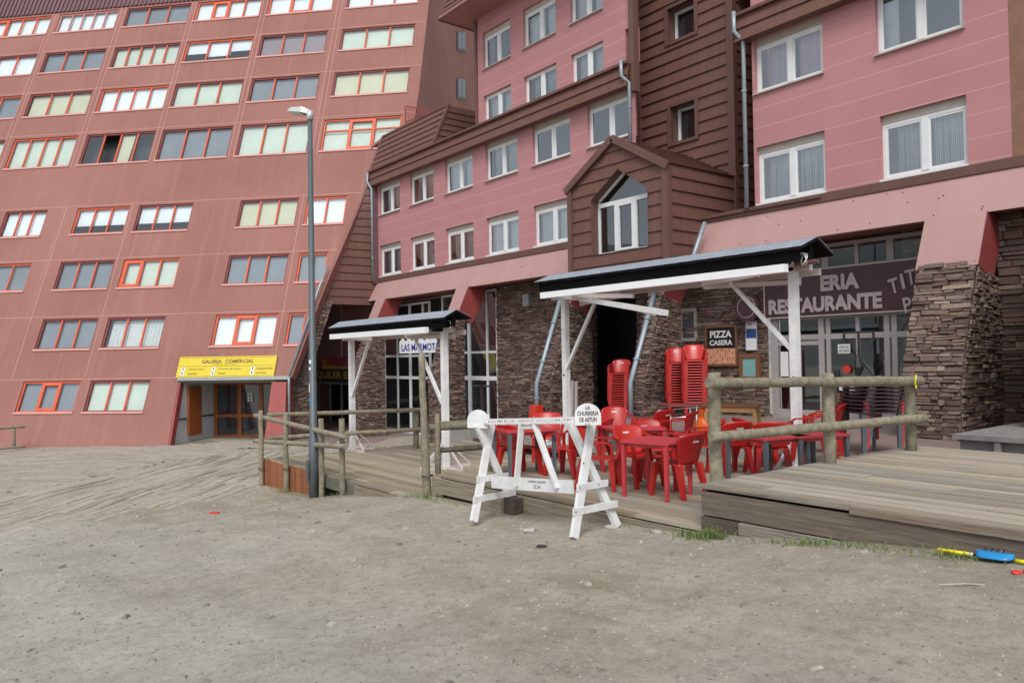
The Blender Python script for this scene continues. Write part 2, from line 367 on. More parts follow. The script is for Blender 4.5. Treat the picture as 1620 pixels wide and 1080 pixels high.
def stone_patch(mb, c00, c10, c11, c01, rh=(.035, .095), rw=(.10, .34), prot=(.006, .07), seed=1, palette=None, flip=False):
    """courses of individual stones on a bilinear patch"""
    r = random.Random(seed); c00, c10, c11, c01 = map(Vector, (c00, c10, c11, c01))
    pal = palette or [(.15, .11, .095), (.18, .135, .115), (.12, .09, .082), (.20, .17, .145), (.155, .12, .115), (.24, .21, .175), (.10, .08, .074), (.16, .105, .09), (.15, .135, .125), (.13, .115, .105)]
    P = lambda u, v: lerp(lerp(c00, c10, u), lerp(c01, c11, u), v)
    n = (c10 - c00).cross(c01 - c00).normalized()
    if n.dot(CAM - (c00 + c11) / 2) < 0: n = -n
    if flip: n = -n
    H = ((c01 - c00).length + (c11 - c10).length) / 2; Wd = max((c10 - c00).length, (c11 - c01).length)
    mb.cur = 1; mb.col = (.05, .04, .04); mb.face([c00, c10, c11, c01]); mb.cur = 0
    v = 0
    while v < 1:
        dv = r.uniform(*rh) / H; v1 = min(1, v + dv)
        if 1 - v1 < .04 / H: v1 = 1
        u = -r.random() * .1
        while u < 1:
            du = r.uniform(*rw) / Wd * r.choice((.6, 1, 1.3)); u1 = min(1, u + du); ua = max(0, u)
            if u1 - ua > .02 / Wd:
                if 1 - u1 < .06 / Wd: u1 = 1
                vs = [(v, v1)] if (v1 - v) * H < .1 or r.random() < .6 else [(v, (v + v1) / 2), ((v + v1) / 2, v1)]
                for va, vb in vs:
                    g = .006; gu, gv = g / Wd, g / H
                    j = lambda: r.uniform(-.009, .011)
                    cs = [(ua + gu + j() / Wd, va + gv + j() / H), (u1 - gu + j() / Wd, va + gv + j() / H), (u1 - gu + j() / Wd, vb - gv + j() / H), (ua + gu + j() / Wd, vb - gv + j() / H)]
                    pr = r.uniform(*prot); base = [P(*c) for c in cs]; ctr = sum(base, Vector()) / 4
                    top = [ctr + (b - ctr) * r.uniform(.80, .98) + n * (pr + r.uniform(-.006, .006)) for b in base]
                    c = r.choice(pal); k = r.uniform(.72, 1.25); mb.col = (c[0] * k * 1.12, c[1] * k * .96, c[2] * k * .90)
                    mb.idx(base + top, [(4, 5, 6, 7), (0, 1, 5, 4), (1, 2, 6, 5), (2, 3, 7, 6), (3, 0, 4, 7)])
            u = u1 if u1 < 1 else 2
        v = v1 if v1 < 1 else 2
def siding(mb, c00, c10, c11, c01, pitch=.325, holes=(), out=.035, flip=False, edge=0):
    """overlapping boards on a bilinear patch (v = up); holes as (u0,u1,v0,v1) fractions"""
    c00, c10, c11, c01 = map(Vector, (c00, c10, c11, c01))
    n = (c10 - c00).cross(c11 - c00).normalized()
    if n.dot(CAM - (c00 + c11) / 2) < 0: n = -n
    if flip: n = -n
    P = lambda u, v, k=0: lerp(lerp(c00, c10, u), lerp(c01, c11, u), v) + n * k
    H = max((c01 - c00).length, (c11 - c10).length); N = max(1, round(H / pitch))
    for i in range(N):
        v0, v1 = i / N, (i + 1) / N
        cuts = sorted({v0, v1, *[h[2] for h in holes if v0 < h[2] < v1], *[h[3] for h in holes if v0 < h[3] < v1]})
        for a, b in zip(cuts, cuts[1:]):
            oa = out * (1 - (a - v0) / (v1 - v0)) + .004; ob_ = out * (1 - (b - v0) / (v1 - v0)) + .004
            us = [(0, 1)]
            for h in holes:
                if h[2] < (a + b) / 2 < h[3]:
                    nu = []
                    for p, q in us:
                        if h[0] > p and h[0] < q: nu.append((p, h[0]))
                        if h[1] < q and h[1] > p: nu.append((h[1], q))
                        if h[1] <= p or h[0] >= q: nu.append((p, q))
                    us = nu
            for p, q in us:
                mb.face([P(p, a, oa), P(q, a, oa), P(q, b, ob_), P(p, b, ob_)])
                mb.face([P(p, a, 0), P(q, a, 0), P(q, a, oa), P(p, a, oa)])
    for u in (0, 1):
        mb.face([P(u, 0, 0), P(u, 0, out), P(u, 1, out), P(u, 1, 0)])

# ================= GROUND =================
GT = [(-60, -1.66), (-33, -1.62), (-25, -1.42), (-20, -1.16), (-17.5, -1.04), (-16, -.96), (-14.3, -.88), (-13.3, -.70), (-10.3, -.36), (-8.1, -.27), (-6.1, -.12), (-5.37, -.06), (-3.4, .16), (-2, .26), (0, .35), (30, 1.2)]
def smooth(a, b, x): t = max(0, min(1, (x - a) / (b - a))); return t * t * (3 - 2 * t)
def G(x, y):
    z = interp(x, GT)
    if y < 6.35: z -= .04 * (6.35 - max(y, -20))
    z -= .45 * smooth(6.55, 6.9, y) * smooth(-17.7, -17.5, x)
    return z + .012 * math.sin(x * 1.7 + y) + .01 * math.sin(y * 2.3 - x * .6)
def grid(name, xs, ys, fz, mats):
    mb = MB(); nx, ny = len(xs), len(ys)
    mb.idx([(x, y, fz(x, y)) for y in ys for x in xs], [(j * nx + i, j * nx + i + 1, (j + 1) * nx + i + 1, (j + 1) * nx + i) for j in range(ny - 1) for i in range(nx - 1)])
    return mb.build(name, mats, smooth=True)
fr = lambda a, b, s: [a + (b - a) * i / max(1, round((b - a) / s)) for i in range(max(1, round((b - a) / s)) + 1)]
xs = [-900, -300, -120] + fr(-60, -20, 2) + fr(-19, 4, .25) + [8, 15, 40, 120, 300, 900]
ys = [-900, -300, -100, -40, -20] + fr(-10, 12, .25) + [14, 18, 24, 40, 100, 300, 900]
struct(grid('ground', xs, ys, G, 'gravel_road'))
mb = MB()   # mountains behind the photographer, seen in the window glass
rings = [(220, 0), (300, 35), (420, 90), (600, 60)]
N = 72; vs = []
for r_, h in rings:
    for k in range(N):
        a = 2 * math.pi * k / N; hh = h * (1 + .45 * math.sin(3 * a + 1) + .25 * math.sin(7 * a) + .2 * rnd.uniform(-1, 1)); hh *= .18 if 20 < math.degrees(a) < 170 else .6
        vs.append((r_ * math.cos(a), r_ * math.sin(a), hh - 6 if h else -12))
mb.idx(vs, [(i * N + k, i * N + (k + 1) % N, (i + 1) * N + (k + 1) % N, (i + 1) * N + k) for i in range(3) for k in range(N)])
struct(mb.build('hills', 'hazy_hill_rock', smooth=True))

def planks(mb, x0, x1, y0, y1, z, w=.145, th=.035, base=(.30, .265, .21), seg=(1.6, 4), seed=1, gap=.01, jz=.004, clip=None):
    r = random.Random(seed); y = y0
    while y < y1 - .02:
        x = x0 - r.uniform(0, 2); yb = min(y + w - gap, y1)
        while x < x1:
            xe = min(x + r.uniform(*seg), x1); xa = max(x, x0)
            if xe - xa > .05:
                k = r.uniform(.75, 1.2); t = r.uniform(-.012, .02)
                mb.col = (base[0] * k + t, base[1] * k, base[2] * k - t)
                zz = z + r.uniform(-jz, jz)
                mb.box((xa + .003, y, zz - th), (xe - .003, yb, zz))
            x = xe
        y += w
    return mb
mb = MB(); mb.col = (.02, .02, .02); mb.box((-10.22, 6.56, -.5), (-5.13, 11.2, -.045)); planks(mb, -10.24, -5.12, 6.47, 11.22, 0, seed=3)  # near-black core paints shade into plank gaps, likewise under platform and walkway
struct(mb.build('deck', 'deck_planks'))
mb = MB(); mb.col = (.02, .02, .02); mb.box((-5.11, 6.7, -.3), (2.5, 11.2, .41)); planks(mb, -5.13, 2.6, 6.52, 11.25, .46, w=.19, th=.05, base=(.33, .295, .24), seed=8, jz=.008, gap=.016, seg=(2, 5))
struct(mb.build('platform', 'deck_planks'))
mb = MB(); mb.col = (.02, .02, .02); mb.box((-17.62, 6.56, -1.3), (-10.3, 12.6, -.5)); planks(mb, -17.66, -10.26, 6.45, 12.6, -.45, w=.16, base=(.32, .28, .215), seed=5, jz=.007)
struct(mb.build('walkway', 'deck_planks'))
mb = MB()   # edge boards of deck, platform and walkway
def board(x0, x1, z0, z1, y=6.47, c=(.22, .18, .13), th=.05):
    k = rnd.uniform(.85, 1.15); mb.col = tuple(v * k for v in c); mb.box((x0, y - th, z0), (x1, y, z1))
board(-10.25, -7.4, -.27, -.045, 6.46, (.27, .23, .17)); board(-7.395, -5.13, -.25, -.045, 6.46, (.27, .23, .17))
board(-10.2, -8.6, -.5, -.29, 6.6, (.05, .04, .035))  # recessed dark strip painted as the shaded gap beneath the deck
board(-6.6, -5.14, -.30, -.255, 6.44, (.24, .2, .15))
board(-5.16, -3.52, .412, .458, 6.519, (.25, .22, .175), .03); board(-3.51, 2.6, .385, .452, 6.519, (.27, .215, .165), .045); board(-5.13, -1.2, .14, .38, 6.55, (.18, .145, .115)); board(-1.195, 2.6, .12, .38, 6.55, (.17, .135, .11))
board(-5.13, -4.65, -.04, .122, 6.54, (.13, .105, .085)); board(-4.645, -3.45, -.06, .128, 6.50, (.27, .24, .20)); board(-3.2, 2.6, -.1, .1, 6.9, (.05, .04, .035))
board(-5.13, -4.2, -.2, -.045, 6.5, (.20, .17, .13))
mb.box((-3.45, 6.5, -.1), (-3.3, 6.6, .13))
board(-14.75, -12.9, -.68, -.485, 6.46, (.15, .15, .12)); board(-12.89, -10.9, -.66, -.485, 6.43, (.25, .21, .15)); board(-12.95, -10.3, -.8, -.6, 6.48, (.22, .19, .15))
mb.col = (.34, .29, .22); mb.box((-8.72, 6.2, -.5), (-8.2, 6.4, -.04)); mb.col = (.10, .08, .065); mb.box((-8.195, 6.25, -.5), (-7.98, 6.4, -.06))
mb.col = (.12, .09, .07); mb.box((-5.19, 6.62, -.04), (-5.135, 11.2, .4))
struct(mb.build('deck_edge', 'edge_wood'))
mb = MB(); x = -17.68
while x < -14.85:
    w = rnd.uniform(.09, .16); k = rnd.uniform(.7, 1.15); mb.col = (.30 * k, .115 * k, .055 * k)
    mb.box((x, 6.40, -1.3), (x + w - .012, 6.44 + rnd.uniform(0, .01), -.43 + rnd.uniform(-.02, .01))); x += w
tag(mb.build('plank_skirt', 'deck_planks'), 'reddish brown vertical board skirting below the log fence by the lamp post', 'skirting')
# terrace and arcade floor along the building
mb = MB(); mb.box((-16, 11.23, -.3), (6, 18.6, .15)); struct(mb.build('terrace', 'tile_floor'))
mb = MB(); mb.box((-16, 11.15, -.2), (-5.14, 11.226, .155)); struct(mb.build('kerb', 'concrete'))
TZ = lambda x: interp(x, [(-60, -1.58), (-27, -1.5), (-24, -1.35), (-17.7, -.47), (-16, -.46)])
struct(grid('arcade_floor', fr(-50, -15.9, .5), [12.6, 13, 14, 15, 16, 17, 18.6], lambda x, y: TZ(x), 'tile_floor'))
mb = MB(); mb.box((-16.3, 12.7, -1.2), (-16.02, 17, .1)); mb.box((-21, 13.6, -1.2), (-16.31, 14.0, -.3)); struct(mb.build('step', 'concrete'))
# boardwalk ramp on the left: fanning planks lying on the slope
def ramp_z(x, y): return G(x, y) + .006 + .05 * smooth(17.3, 19.6, -x - (.5 if y < 3 else 0))
mb = MB(); ang = R(-45); r = random.Random(11)
poly = [(-17.2, 6.75), (-17.7, 6.7), (-17.7, 12.9), (-28, 13.2), (-33.4, 12.4), (-33.2, 8.5), (-42, .5), (-36, -3.5), (-17.6, -1.0), (-16.7, 2.9), (-16.75, 4.6)]
def inside(x, y, P):
    c = False; j = len(P) - 1
    for i in range(len(P)):
        if (P[i][1] > y) != (P[j][1] > y) and x < (P[j][0] - P[i][0]) * (y - P[i][1]) / (P[j][1] - P[i][1]) + P[i][0]: c = not c
        j = i
    return c
for band, (ang, cond) in enumerate([(R(138.5), lambda x, y: x > -23.5 - (y - 1.8) * .65), (R(36), lambda x, y: x <= -23.5 - (y - 1.8) * .65)]):
    dx, dy = math.cos(ang), math.sin(ang); px_, py_ = -dy, dx; o = (-17, 5)
    v = -30
    while v < 30:
        w = r.uniform(.13, .2); u = -30 + r.uniform(0, 2)
        while u < 30:
            L = r.uniform(.9, 2.4); k = r.uniform(.86, 1.12); n = 2
            pts = []
            for i in range(n + 1):
                uu = u + L * i / n; cx, cy = o[0] + dx * uu + px_ * (v + w / 2), o[1] + dy * uu + py_ * (v + w / 2)
                pts.append((cx, cy, inside(cx, cy, poly) and cond(cx, cy)))
            good = [p[2] for p in pts]
            if all(good) or good[1]:
                mb.col = (.375 * k, .342 * k, .28 * k); hw = w / 2 - r.choice([.006, .008, .012, .018, .030, .042]); dz = r.uniform(-.005, .006)
                top = []; bot = []
                for (cx, cy, _) in pts:
                    for s_ in (-1, 1):
                        x_, y_ = cx + px_ * hw * s_, cy + py_ * hw * s_; z_ = ramp_z(cx, cy) + dz
                        top.append((x_, y_, z_)); bot.append((x_, y_, z_ - .05))
                nn = len(top); fs = []
                for i in range(n): fs += [(2 * i, 2 * i + 1, 2 * i + 3, 2 * i + 2), (2 * i, 2 * i + 2, nn + 2 * i + 2, nn + 2 * i), (2 * i + 1, 2 * i + 3, nn + 2 * i + 3, nn + 2 * i + 1)]
                fs += [(0, 1, nn + 1, nn), (2 * n, 2 * n + 1, nn + 2 * n + 1, nn + 2 * n)]
                mb.idx(top + bot, fs)
            u += L + .01
        v += w
struct(mb.build('boardwalk', 'ramp_planks'))
mb = MB(); st_ = .3; x = -42.
while x < -16.6:
    y = -4.
    while y < 13.4:
        if all(inside(x + a_ * .8, y + b_ * .8, poly) for a_, b_ in ((-1, -1), (1, -1), (1, 1), (-1, 1), (0, 0))):
            mb.face([(x, y, ramp_z(x, y) - .042), (x + st_, y, ramp_z(x + st_, y) - .042), (x + st_, y + st_, ramp_z(x + st_, y + st_) - .042), (x, y + st_, ramp_z(x, y + st_) - .042)])
        y += st_
    x += st_
struct(mb.build('boardwalk_shade_sheet', 'plank_gap_shade'))  # dark sheet below the planks, shade of the gaps as colour

# ================= LEFT BUILDING (leaning facade) =================
LB = thing('apartment_building', 'tall terracotta apartment block with a leaning facade and rows of orange framed windows', 'building', (-33.7, 8.5, -1.6))
ROWS = [(1.50, 2.93), (4.46, 5.96), (7.48, 8.96), (10.47, 11.95), (14.57, 16.44), (17.88, 19.40), (20.86, 22.30), (23.77, 25.15)]
LOW = [(-13.4, -10.9), (-7.68, -4.90), (-4.42, -1.60), (.80, 3.70)]
UP = [(-25.2, -21.5), (-20.9, -17.2), (-16.8, -13.1), (-12.62, -8.98), (-8.45, -4.62), (-4.25, -.46), (-.02, 3.64), (4.42, 8.34)]
# row -> list of (s0,s1,panes,frame,blind)
O, D, Q = 'orange_frame', 'dark_frame', 'rose_frame'
WIN = {
 0: [(*LOW[1], 3, O, 'g'), (*LOW[2], 3, D, 'gr')],
 1: [(*LOW[1], 3, D, 'g'), (*LOW[2], 3, D, 'c'), (*LOW[3], 3, O, 'w'), (4.2, 4.95, 1, O, 'g')],
 2: [(-11.2, -9.2, 2, O, 'g'), (*LOW[1], 3, D, 'g'), (*LOW[2], 3, O, 'l'), (*LOW[3], 3, D, 'g'), (4.2, 5.55, 2, O, 'g')],
 3: [(-11.6, -9.3, 3, D, 'w'), (*LOW[1], 3, O, 'h'), (*LOW[2], 3, D, 'h'), (*LOW[3], 3, D, 'cr'), (4.12, 6.05, 2, O, 'w')],
 4: [(*UP[2], 3, D, 'l'), (*UP[3], 4, O, 'gr'), (*UP[4], 4, D, 'open'), (*UP[5], 3, D, 'g'), (*UP[6], 3, D, 'gr'), (4.3, 8.2, 6, O, 'l')],
 5: [(*UP[2], 3, O, 'g'), (*UP[3], 3, D, 'cr'), (*UP[4], 4, O, 'l2'), (*UP[5], 3, D, 'gr'), (*UP[6], 3, D, 'g'), (*UP[7], 3, D, 'cr')],
 6: [(*UP[2], 3, D, 'w'), (*UP[3], 3, D, 'g'), (*UP[4], 5, D, 'gr'), (*UP[5], 3, O, 'h'), (*UP[6], 3, D, 'm'), (*UP[7], 3, D, 'gr')],
 7: [(*UP[2], 4, O, 'w'), (*UP[3], 5, Q, 'l2'), (*UP[4], 3, D, 'g'), (*UP[5], 4, O, 'w'), (*UP[6], 3, O, 'w'), (*UP[7], 3, D, 'w')],
}
BL = {'g': 'dim_room_grey', 'gr': 'blind_green', 'c': 'curtain', 'w': 'blind_white', 'l': 'blind_green', 'cr': 'blind_cream', 'm': 'blind_mauve', 'l2': 'blind_white', 'h': 'blind_white'}
holes = []; specs = []
for rI, lst in WIN.items():
    t0, t1 = ROWS[rI]
    for (a, b, n, f_, bl) in lst: holes.append((a, b, t0, t1)); specs.append((a, b, t0, t1, n, f_, bl))
EDGE = [(0, -6), (0, 0), (4.59, 2.87), (5.46, 7.0), (6.45, 10.83), (7.44, 15.1), (8.8, 15.2), (8.92, 17), (8.92, 28)]
def right_edge(t):
    if t < 2.87: return 0
    return interp(t, [(2.87, 4.59), (7.0, 5.46), (10.83, 6.45), (15.1, 7.44), (15.3, 8.8), (17, 8.92), (40, 8.92)])
mb = MB(); TOPT = 26.0
# wall as strips so that the slanting right edge is followed exactly
ts = sorted({-.3, 2.99, TOPT, 15.12, *[h[2] for h in holes], *[h[3] for h in holes], *[x for x in fr(3, 15, .6)]})
us = sorted({-40., *[h[0] for h in holes], *[h[1] for h in holes], -.31, 9.0, *fr(-38, -16, 4)})
def redge(t): return (-.13 - .06 * t) if t < 2.99 - 1e-6 else interp(t, [(2.99, 4.62), (7.0, 5.46), (10.83, 6.45), (15.12, 7.44)]) if t < 15.12 - 1e-6 else interp(t, [(15.12, 8.8), (17, 8.92)])
for c, d in zip(ts, ts[1:]):
    mz = (c + d) / 2; rc, rd = redge(c), (redge(d - 1e-5))
    for a, b in zip(us, us[1:]):
        mu = (a + b) / 2
        if any(h[0] < mu < h[1] and h[2] < mz < h[3] for h in holes): continue
        if a >= rc and a >= rd: continue
        bc, bd = min(b, rc), min(b, rd); ac, ad_ = min(a, rc), min(a, rd)
        mb.face([LP(ac, c), LP(bc, c), LP(bd, d), LP(ad_, d)])
for a, b, c, d in holes:
    for p, q in (((a, c), (b, c)), ((b, c), (b, d)), ((b, d), (a, d)), ((a, d), (a, c))):
        mb.face([LP(*p), LP(*q), LP(*q, -.16), LP(*p, -.16)])
mb.build('wall', 'terracotta_render', LB)
mb = MB()   # slightly proud flange along the slanting edge
for (a, b), (c, d) in zip([(4.62, 2.9), (5.46, 7.0), (6.45, 10.83)], [(5.46, 7.0), (6.45, 10.83), (7.44, 15.1)]):
    mb.hexa([LP(a, b, -.2), LP(a + .28, b, -.2), LP(c + .28, d, -.2), LP(c, d, -.2), LP(a, b, .003), LP(a + .28, b, .22), LP(c + .28, d, .22), LP(c, d, .003)])
mb.hexa([LP(6.9, 14.45, -.1), LP(7.44, 14.9, -.1), LP(7.72, 15.1, .2), LP(6.9, 14.5, .1), LP(6.9, 14.6, -.1), LP(7.44, 15.05, -.1), LP(7.72, 15.25, .2), LP(6.9, 14.65, .1)])
mb.build('flange', 'terracotta_render', LB)
mb = MB()   # ribs between window bays, panel joints
for s_ in (-13.0, -8.7, -4.43, -.24, 4.05):
    mb.obox(LP(s_ - .13, 14.45, -.01), DL * .02, DS * (TOPT - 14.5), NL * .013); mb.obox(LP(s_ + .11, 14.45, -.01), DL * .02, DS * (TOPT - 14.5), NL * .013)
for s_ in (-8.2, -4.66, 4.0):
    mb.obox(LP(s_ - .12, 3.1, -.01), DL * .02, DS * 9, NL * .012)
for t_ in (3.0, 6.06, 9.06, 12.06, 16.6, 19.5, 22.4):
    mb.obox(LP(-40, t_, -.01), DL * (40 + min(redge(t_), 8.9) - .05), DS * .02, NL * .0145)
mb.build('panel_joint', 'light_pink_trim', LB)
def left_window(a, b, t0, t1, n, fm, bl):
    r = random.Random(int(a * 100 + t0 * 10)); fw = .075; dep = -.13
    mb = MB(); fcol = fm
    mb.obox(LP(a, t0, dep), DL * (b - a), DS * fw, NL * .07); mb.obox(LP(a, t1 - fw, dep), DL * (b - a), DS * fw, NL * .07)
    mb.obox(LP(a, t0 + fw, dep), DL * fw, DS * (t1 - t0 - 2 * fw), NL * .07); mb.obox(LP(b - fw, t0 + fw, dep), DL * fw, DS * (t1 - t0 - 2 * fw), NL * .07)
    mb.cur = 1
    nn = 3 if n == 6 else n; wd_ = (b - a - 2 * fw) / nn
    tm = t0 + (t1 - t0) * .62
    for i in range(1, nn): mb.obox(LP(a + fw + wd_ * i - .035, t0 + fw, dep + .005), DL * .07, DS * (t1 - t0 - 2 * fw), NL * .072)
    if n == 6: mb.obox(LP(a + fw, tm, dep + .012), DL * (b - a - 2 * fw), DS * .07, NL * .07)
    if fm == 'orange_frame' and nn >= 3 and bl in 'wlg':   # an opening sash with a heavier frame
        i = r.choice([0, 1]); x0, x1 = a + fw + wd_ * i, a + fw + wd_ * (i + 1)
        for q in ((x0, t0 + fw, x1 - x0, .12), (x0, t1 - fw - .12, x1 - x0, .12)): mb.obox(LP(q[0], q[1], dep + .01), DL * q[2], DS * q[3], NL * .075)
        for q in (x0, x1 - .12): mb.obox(LP(q, t0 + fw + .12, dep + .01), DL * .12, DS * (t1 - t0 - 2 * fw - .24), NL * .0755)
    w = mb.build('window', [fcol, 'orange_frame' if fm != 'rose_frame' else fm], LB)
    s_ = MB(); s_.obox(LP(a - .03, t0 - .10, -.05), DL * (b - a + .06), DS * .09, NL * .10); s_.build('sill', 'light_pink_trim', w)
    for i in range(nn):
        x0, x1 = a + fw + wd_ * i + .03, a + fw + wd_ * (i + 1) - .03
        if bl == 'open' and i == 1: continue
        g = MB(); tilt = r.uniform(-.012, .012); t2 = r.uniform(-.01, .01)
        g.face([LP(x0, t0 + fw, -.10 + tilt), LP(x1, t0 + fw, -.10 - tilt), LP(x1, t1 - fw, -.10 + t2), LP(x0, t1 - fw, -.10 + tilt + t2)])
        g.build('pane', 'sky_glass', w, fix=False)
        if bl == 'open':
            if i == 2: k = MB(); k.face([LP(x0, t0 + fw, -.2), LP(x1 - .25, t0 + fw, -.2), LP(x1 - .2, t1 - fw, -.2), LP(x0, t1 - fw, -.2)]); k.build('blind', 'blind_cream', w, fix=False)
            continue
        k = MB(); lo = t0
        if bl == 'h': lo = t0 + (t1 - t0) * r.choice([.32, .38, .5])
        if bl == 'gr' and t0 > 14: lo = t0 + .16
        if bl == 'c':
            m_ = 14; zz = [(-.30 + .04 * math.sin(q * 2.1 + i)) for q in range(m_ + 1)]
            for q in range(m_): k.face([LP(lerp(x0, x1, q / m_), t0, zz[q]), LP(lerp(x0, x1, (q + 1) / m_), t0, zz[q + 1]), LP(lerp(x0, x1, (q + 1) / m_), t1, zz[q + 1]), LP(lerp(x0, x1, q / m_), t1, zz[q])])
        else: k.face([LP(x0 - .06, lo, -.22), LP(x1 + .06, lo, -.22), LP(x1 + .06, t1, -.22), LP(x0 - .06, t1, -.22)])
        k.build('blind', BL[bl], w, fix=False)  # the grey sheets are no blinds, they paint a dim room with reflection
for sp_ in specs: left_window(*sp_)
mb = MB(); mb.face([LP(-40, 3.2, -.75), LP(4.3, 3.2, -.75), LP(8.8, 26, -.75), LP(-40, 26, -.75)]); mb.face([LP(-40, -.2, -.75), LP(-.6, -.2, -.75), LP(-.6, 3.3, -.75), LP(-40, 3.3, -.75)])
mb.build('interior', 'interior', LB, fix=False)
# end wall going back, ribbed parapet, rear mass
mb = MB(); SW = [(8.92, 15.0), (8.92, TOPT)]
a_, b_ = LP(8.92, 14.6), LP(8.92, 34); mb.face([a_, a_ + NB * 14, b_ + NB * 14, b_]); mb.face([LP(7.4, 15.0), LP(8.9, 15.2), LP(8.92, 15.2) + NB * 2, LP(7.4, 15.0) + NB * 2])
a_, b_ = LP(-40, 0) + NB * 12, LP(8.92, 0) + NB * 12; mb.face([a_, b_, b_ + Vector((0, 0, 25.9)), a_ + Vector((0, 0, 25.9))])
mb.build('end_wall', 'terracotta_render', LB)
nS = Vector(DL)
def onSide(x, y):
    d = ray(x, y); q = LP(8.92, 20); t = (q - CAM).dot(nS) / d.dot(nS); return CAM + d * t
for (x0, x1, y0, y1) in ((722, 735, 50, 80), (722, 735, 124, 156)):
    p = [onSide(x0, y1), onSide(x1, y1 + 2), onSide(x1, y0 + 1), onSide(x0, y0)]
    w = MB(); w.prism([q + DL * .03 for q in p], DL * .05); c_ = sum(p, Vector()) / 4
    w = w.build('window', 'dark_plastic', LB)
    for f0, f1 in ((.08, .46), (.54, .92)):
        g = MB(); L_ = lambda u, v: lerp(lerp(p[0], p[1], u), lerp(p[3], p[2], u), v) + DL * .09
        g.face([L_(f0, .12), L_(f1, .12), L_(f1, .95), L_(f0, .95)]); g.build('pane', 'dim_room_grey', w, fix=False)
mb = MB(); k = 0; s_ = -40
while s_ < 9:
    mb.obox(LP(s_, 25.28, 0), DL * .13, DS * 3.0, NL * .10); s_ += .26
mb.obox(LP(-40, 25.28, -.2), DL * 49, DS * 3.0, NL * .24); mb.build('parapet', 'parapet_mauve', LB)
# gallery entrance cut into the foot of the facade
gz0, gz1 = -1.62, 1.05
def GP(s, n, z): return Vector((P0.x, P0.y, 0)) + DL * s + NB * n + Vector((0, 0, z))
mb = MB(); mb.obox(LP(-.33, 2.84, -.25), DL * 5.0, DS * .15, NL * .33); mb.build('lintel', 'grey_metal', LB)
mb = MB(); mb.face([LP(-.13, -.1, 0), LP(-.31, 2.99, 0), LP(-.31, 2.99, -.28), LP(-.13, -.1, -.28)]); mb.hexa([LP(-.20, -.1, -.3), LP(-.02, -.1, -.3), LP(-.20, 2.85, -.3), LP(-.38, 2.85, -.3), LP(-.125, -.1, -.01), LP(-.02, -.1, -.01), LP(-.20, 2.85, -.01), LP(-.305, 2.85, -.01)])
mb.build('jamb', 'dark_red_paint', LB)
mb = MB(); mb.face([GP(-.2, .1, gz0), GP(-.2, 3.8, gz0), GP(-.2, 3.8, 1.2), GP(-.2, 1.1, 1.2)]); mb.build('entrance_wall', 'entrance_paint', LB, fix=False)
mb = MB(); mb.obox(GP(-.19, 1.55, gz0 + .28), DL * .10, NB * 1.0, (0, 0, 2.1)); mb.build('side_door', 'door_orange', LB)
mb = MB(); mb.obox(GP(-.19, .55, -.62), DL * .06, NB * .9, (0, 0, .06)); mb.obox(GP(-.19, 2.6, -.62), DL * .06, NB * 1.1, (0, 0, .06)); mb.build('handrail', 'dark_plastic', LB)
mb = MB(); mb.face([GP(-.5, 0, gz0 - .02), GP(5.2, 0, gz0 - .02), GP(5.2, 4.2, gz0 - .02), GP(-.5, 4.2, gz0 - .02)]); mb.build('entrance_floor', 'tile_floor', LB, fix=False)
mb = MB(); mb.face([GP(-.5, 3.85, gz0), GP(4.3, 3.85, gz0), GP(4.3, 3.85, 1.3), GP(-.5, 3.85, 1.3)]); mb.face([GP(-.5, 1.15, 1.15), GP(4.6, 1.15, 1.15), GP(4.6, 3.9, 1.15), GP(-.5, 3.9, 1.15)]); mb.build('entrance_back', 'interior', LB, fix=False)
mb = MB()
def gbox(s0, s1, z0, z1, n0=3.74, n1=3.82): mb.obox(GP(s0, n0, z0), DL * (s1 - s0), NB * (n1 - n0), (0, 0, z1 - z0))
for a, b in ((-.18, -.02), (.98, 1.16), (2.02, 2.2)): gbox(a, b, gz0, .75)
gbox(-.18, 2.7, .75, .90); 
for a, b in ((-.02, .98), (1.16, 2.02), (2.2, 2.75)): gbox(a, b, -.72, -.58); gbox(a, b, gz0, gz0 + .10)
dr = mb.build('door', 'door_orange', LB)
for a, b in ((-.02, .98), (1.16, 2.02), (2.2, 2.75)):
    g = MB(); g.face([GP(a, 3.79, gz0 + .1), GP(b, 3.79, gz0 + .1), GP(b, 3.79, .75), GP(a, 3.79, .75)]); g.build('pane', 'window_glass', dr, fix=False)
g = MB(); g.box((0, 0, 0), (0, 0, 0)); 
g = MB()
for a in (1.48, 1.62):
    for z_ in (.28, .12, -.0): g.obox(GP(a, 3.72, z_), DL * .10, NB * .01, (0, 0, .10))
g.build('notice', 'letter_white', dr)
mb = MB(); q = [onZ(424, 705, -1.6), onZ(447, 706, -1.6)]
b0 = GP(3.3, .55, gz0); b1 = GP(4.05, .55, gz0)
onN = lambda px_, py, n: CAM + ray(px_, py) * ((P0 + NB * n - CAM).dot(NB) / ray(px_, py).dot(NB))
p1, p2, p3, p4 = onN(417, 704, .45), onN(449, 704, .45), onN(453, 604, .95), onN(430, 604, .95)
mb.hexa([p1, p2, p2 + NB * 1.0, p1 + NB * 1.0, p4, p3, p3 + NB * .6, p4 + NB * .6])
mb.build('pillar', 'red_paint', LB)
mb = MB(); mb.tube([LP(4.72, 2.95, .12), LP(5.5, 7.0, .28), LP(5.75, 8.1, .3)], .055, 8); mb.tube([LP(4.72, 2.95, .12), LP(4.74, 2.8, .12) - Vector((0, 0, .1)), LP(4.74, 2.8, .12) - Vector((0, 0, 2.6))], .055, 8); mb.build('drainpipe', 'pipe_zinc', LB, smooth=True)
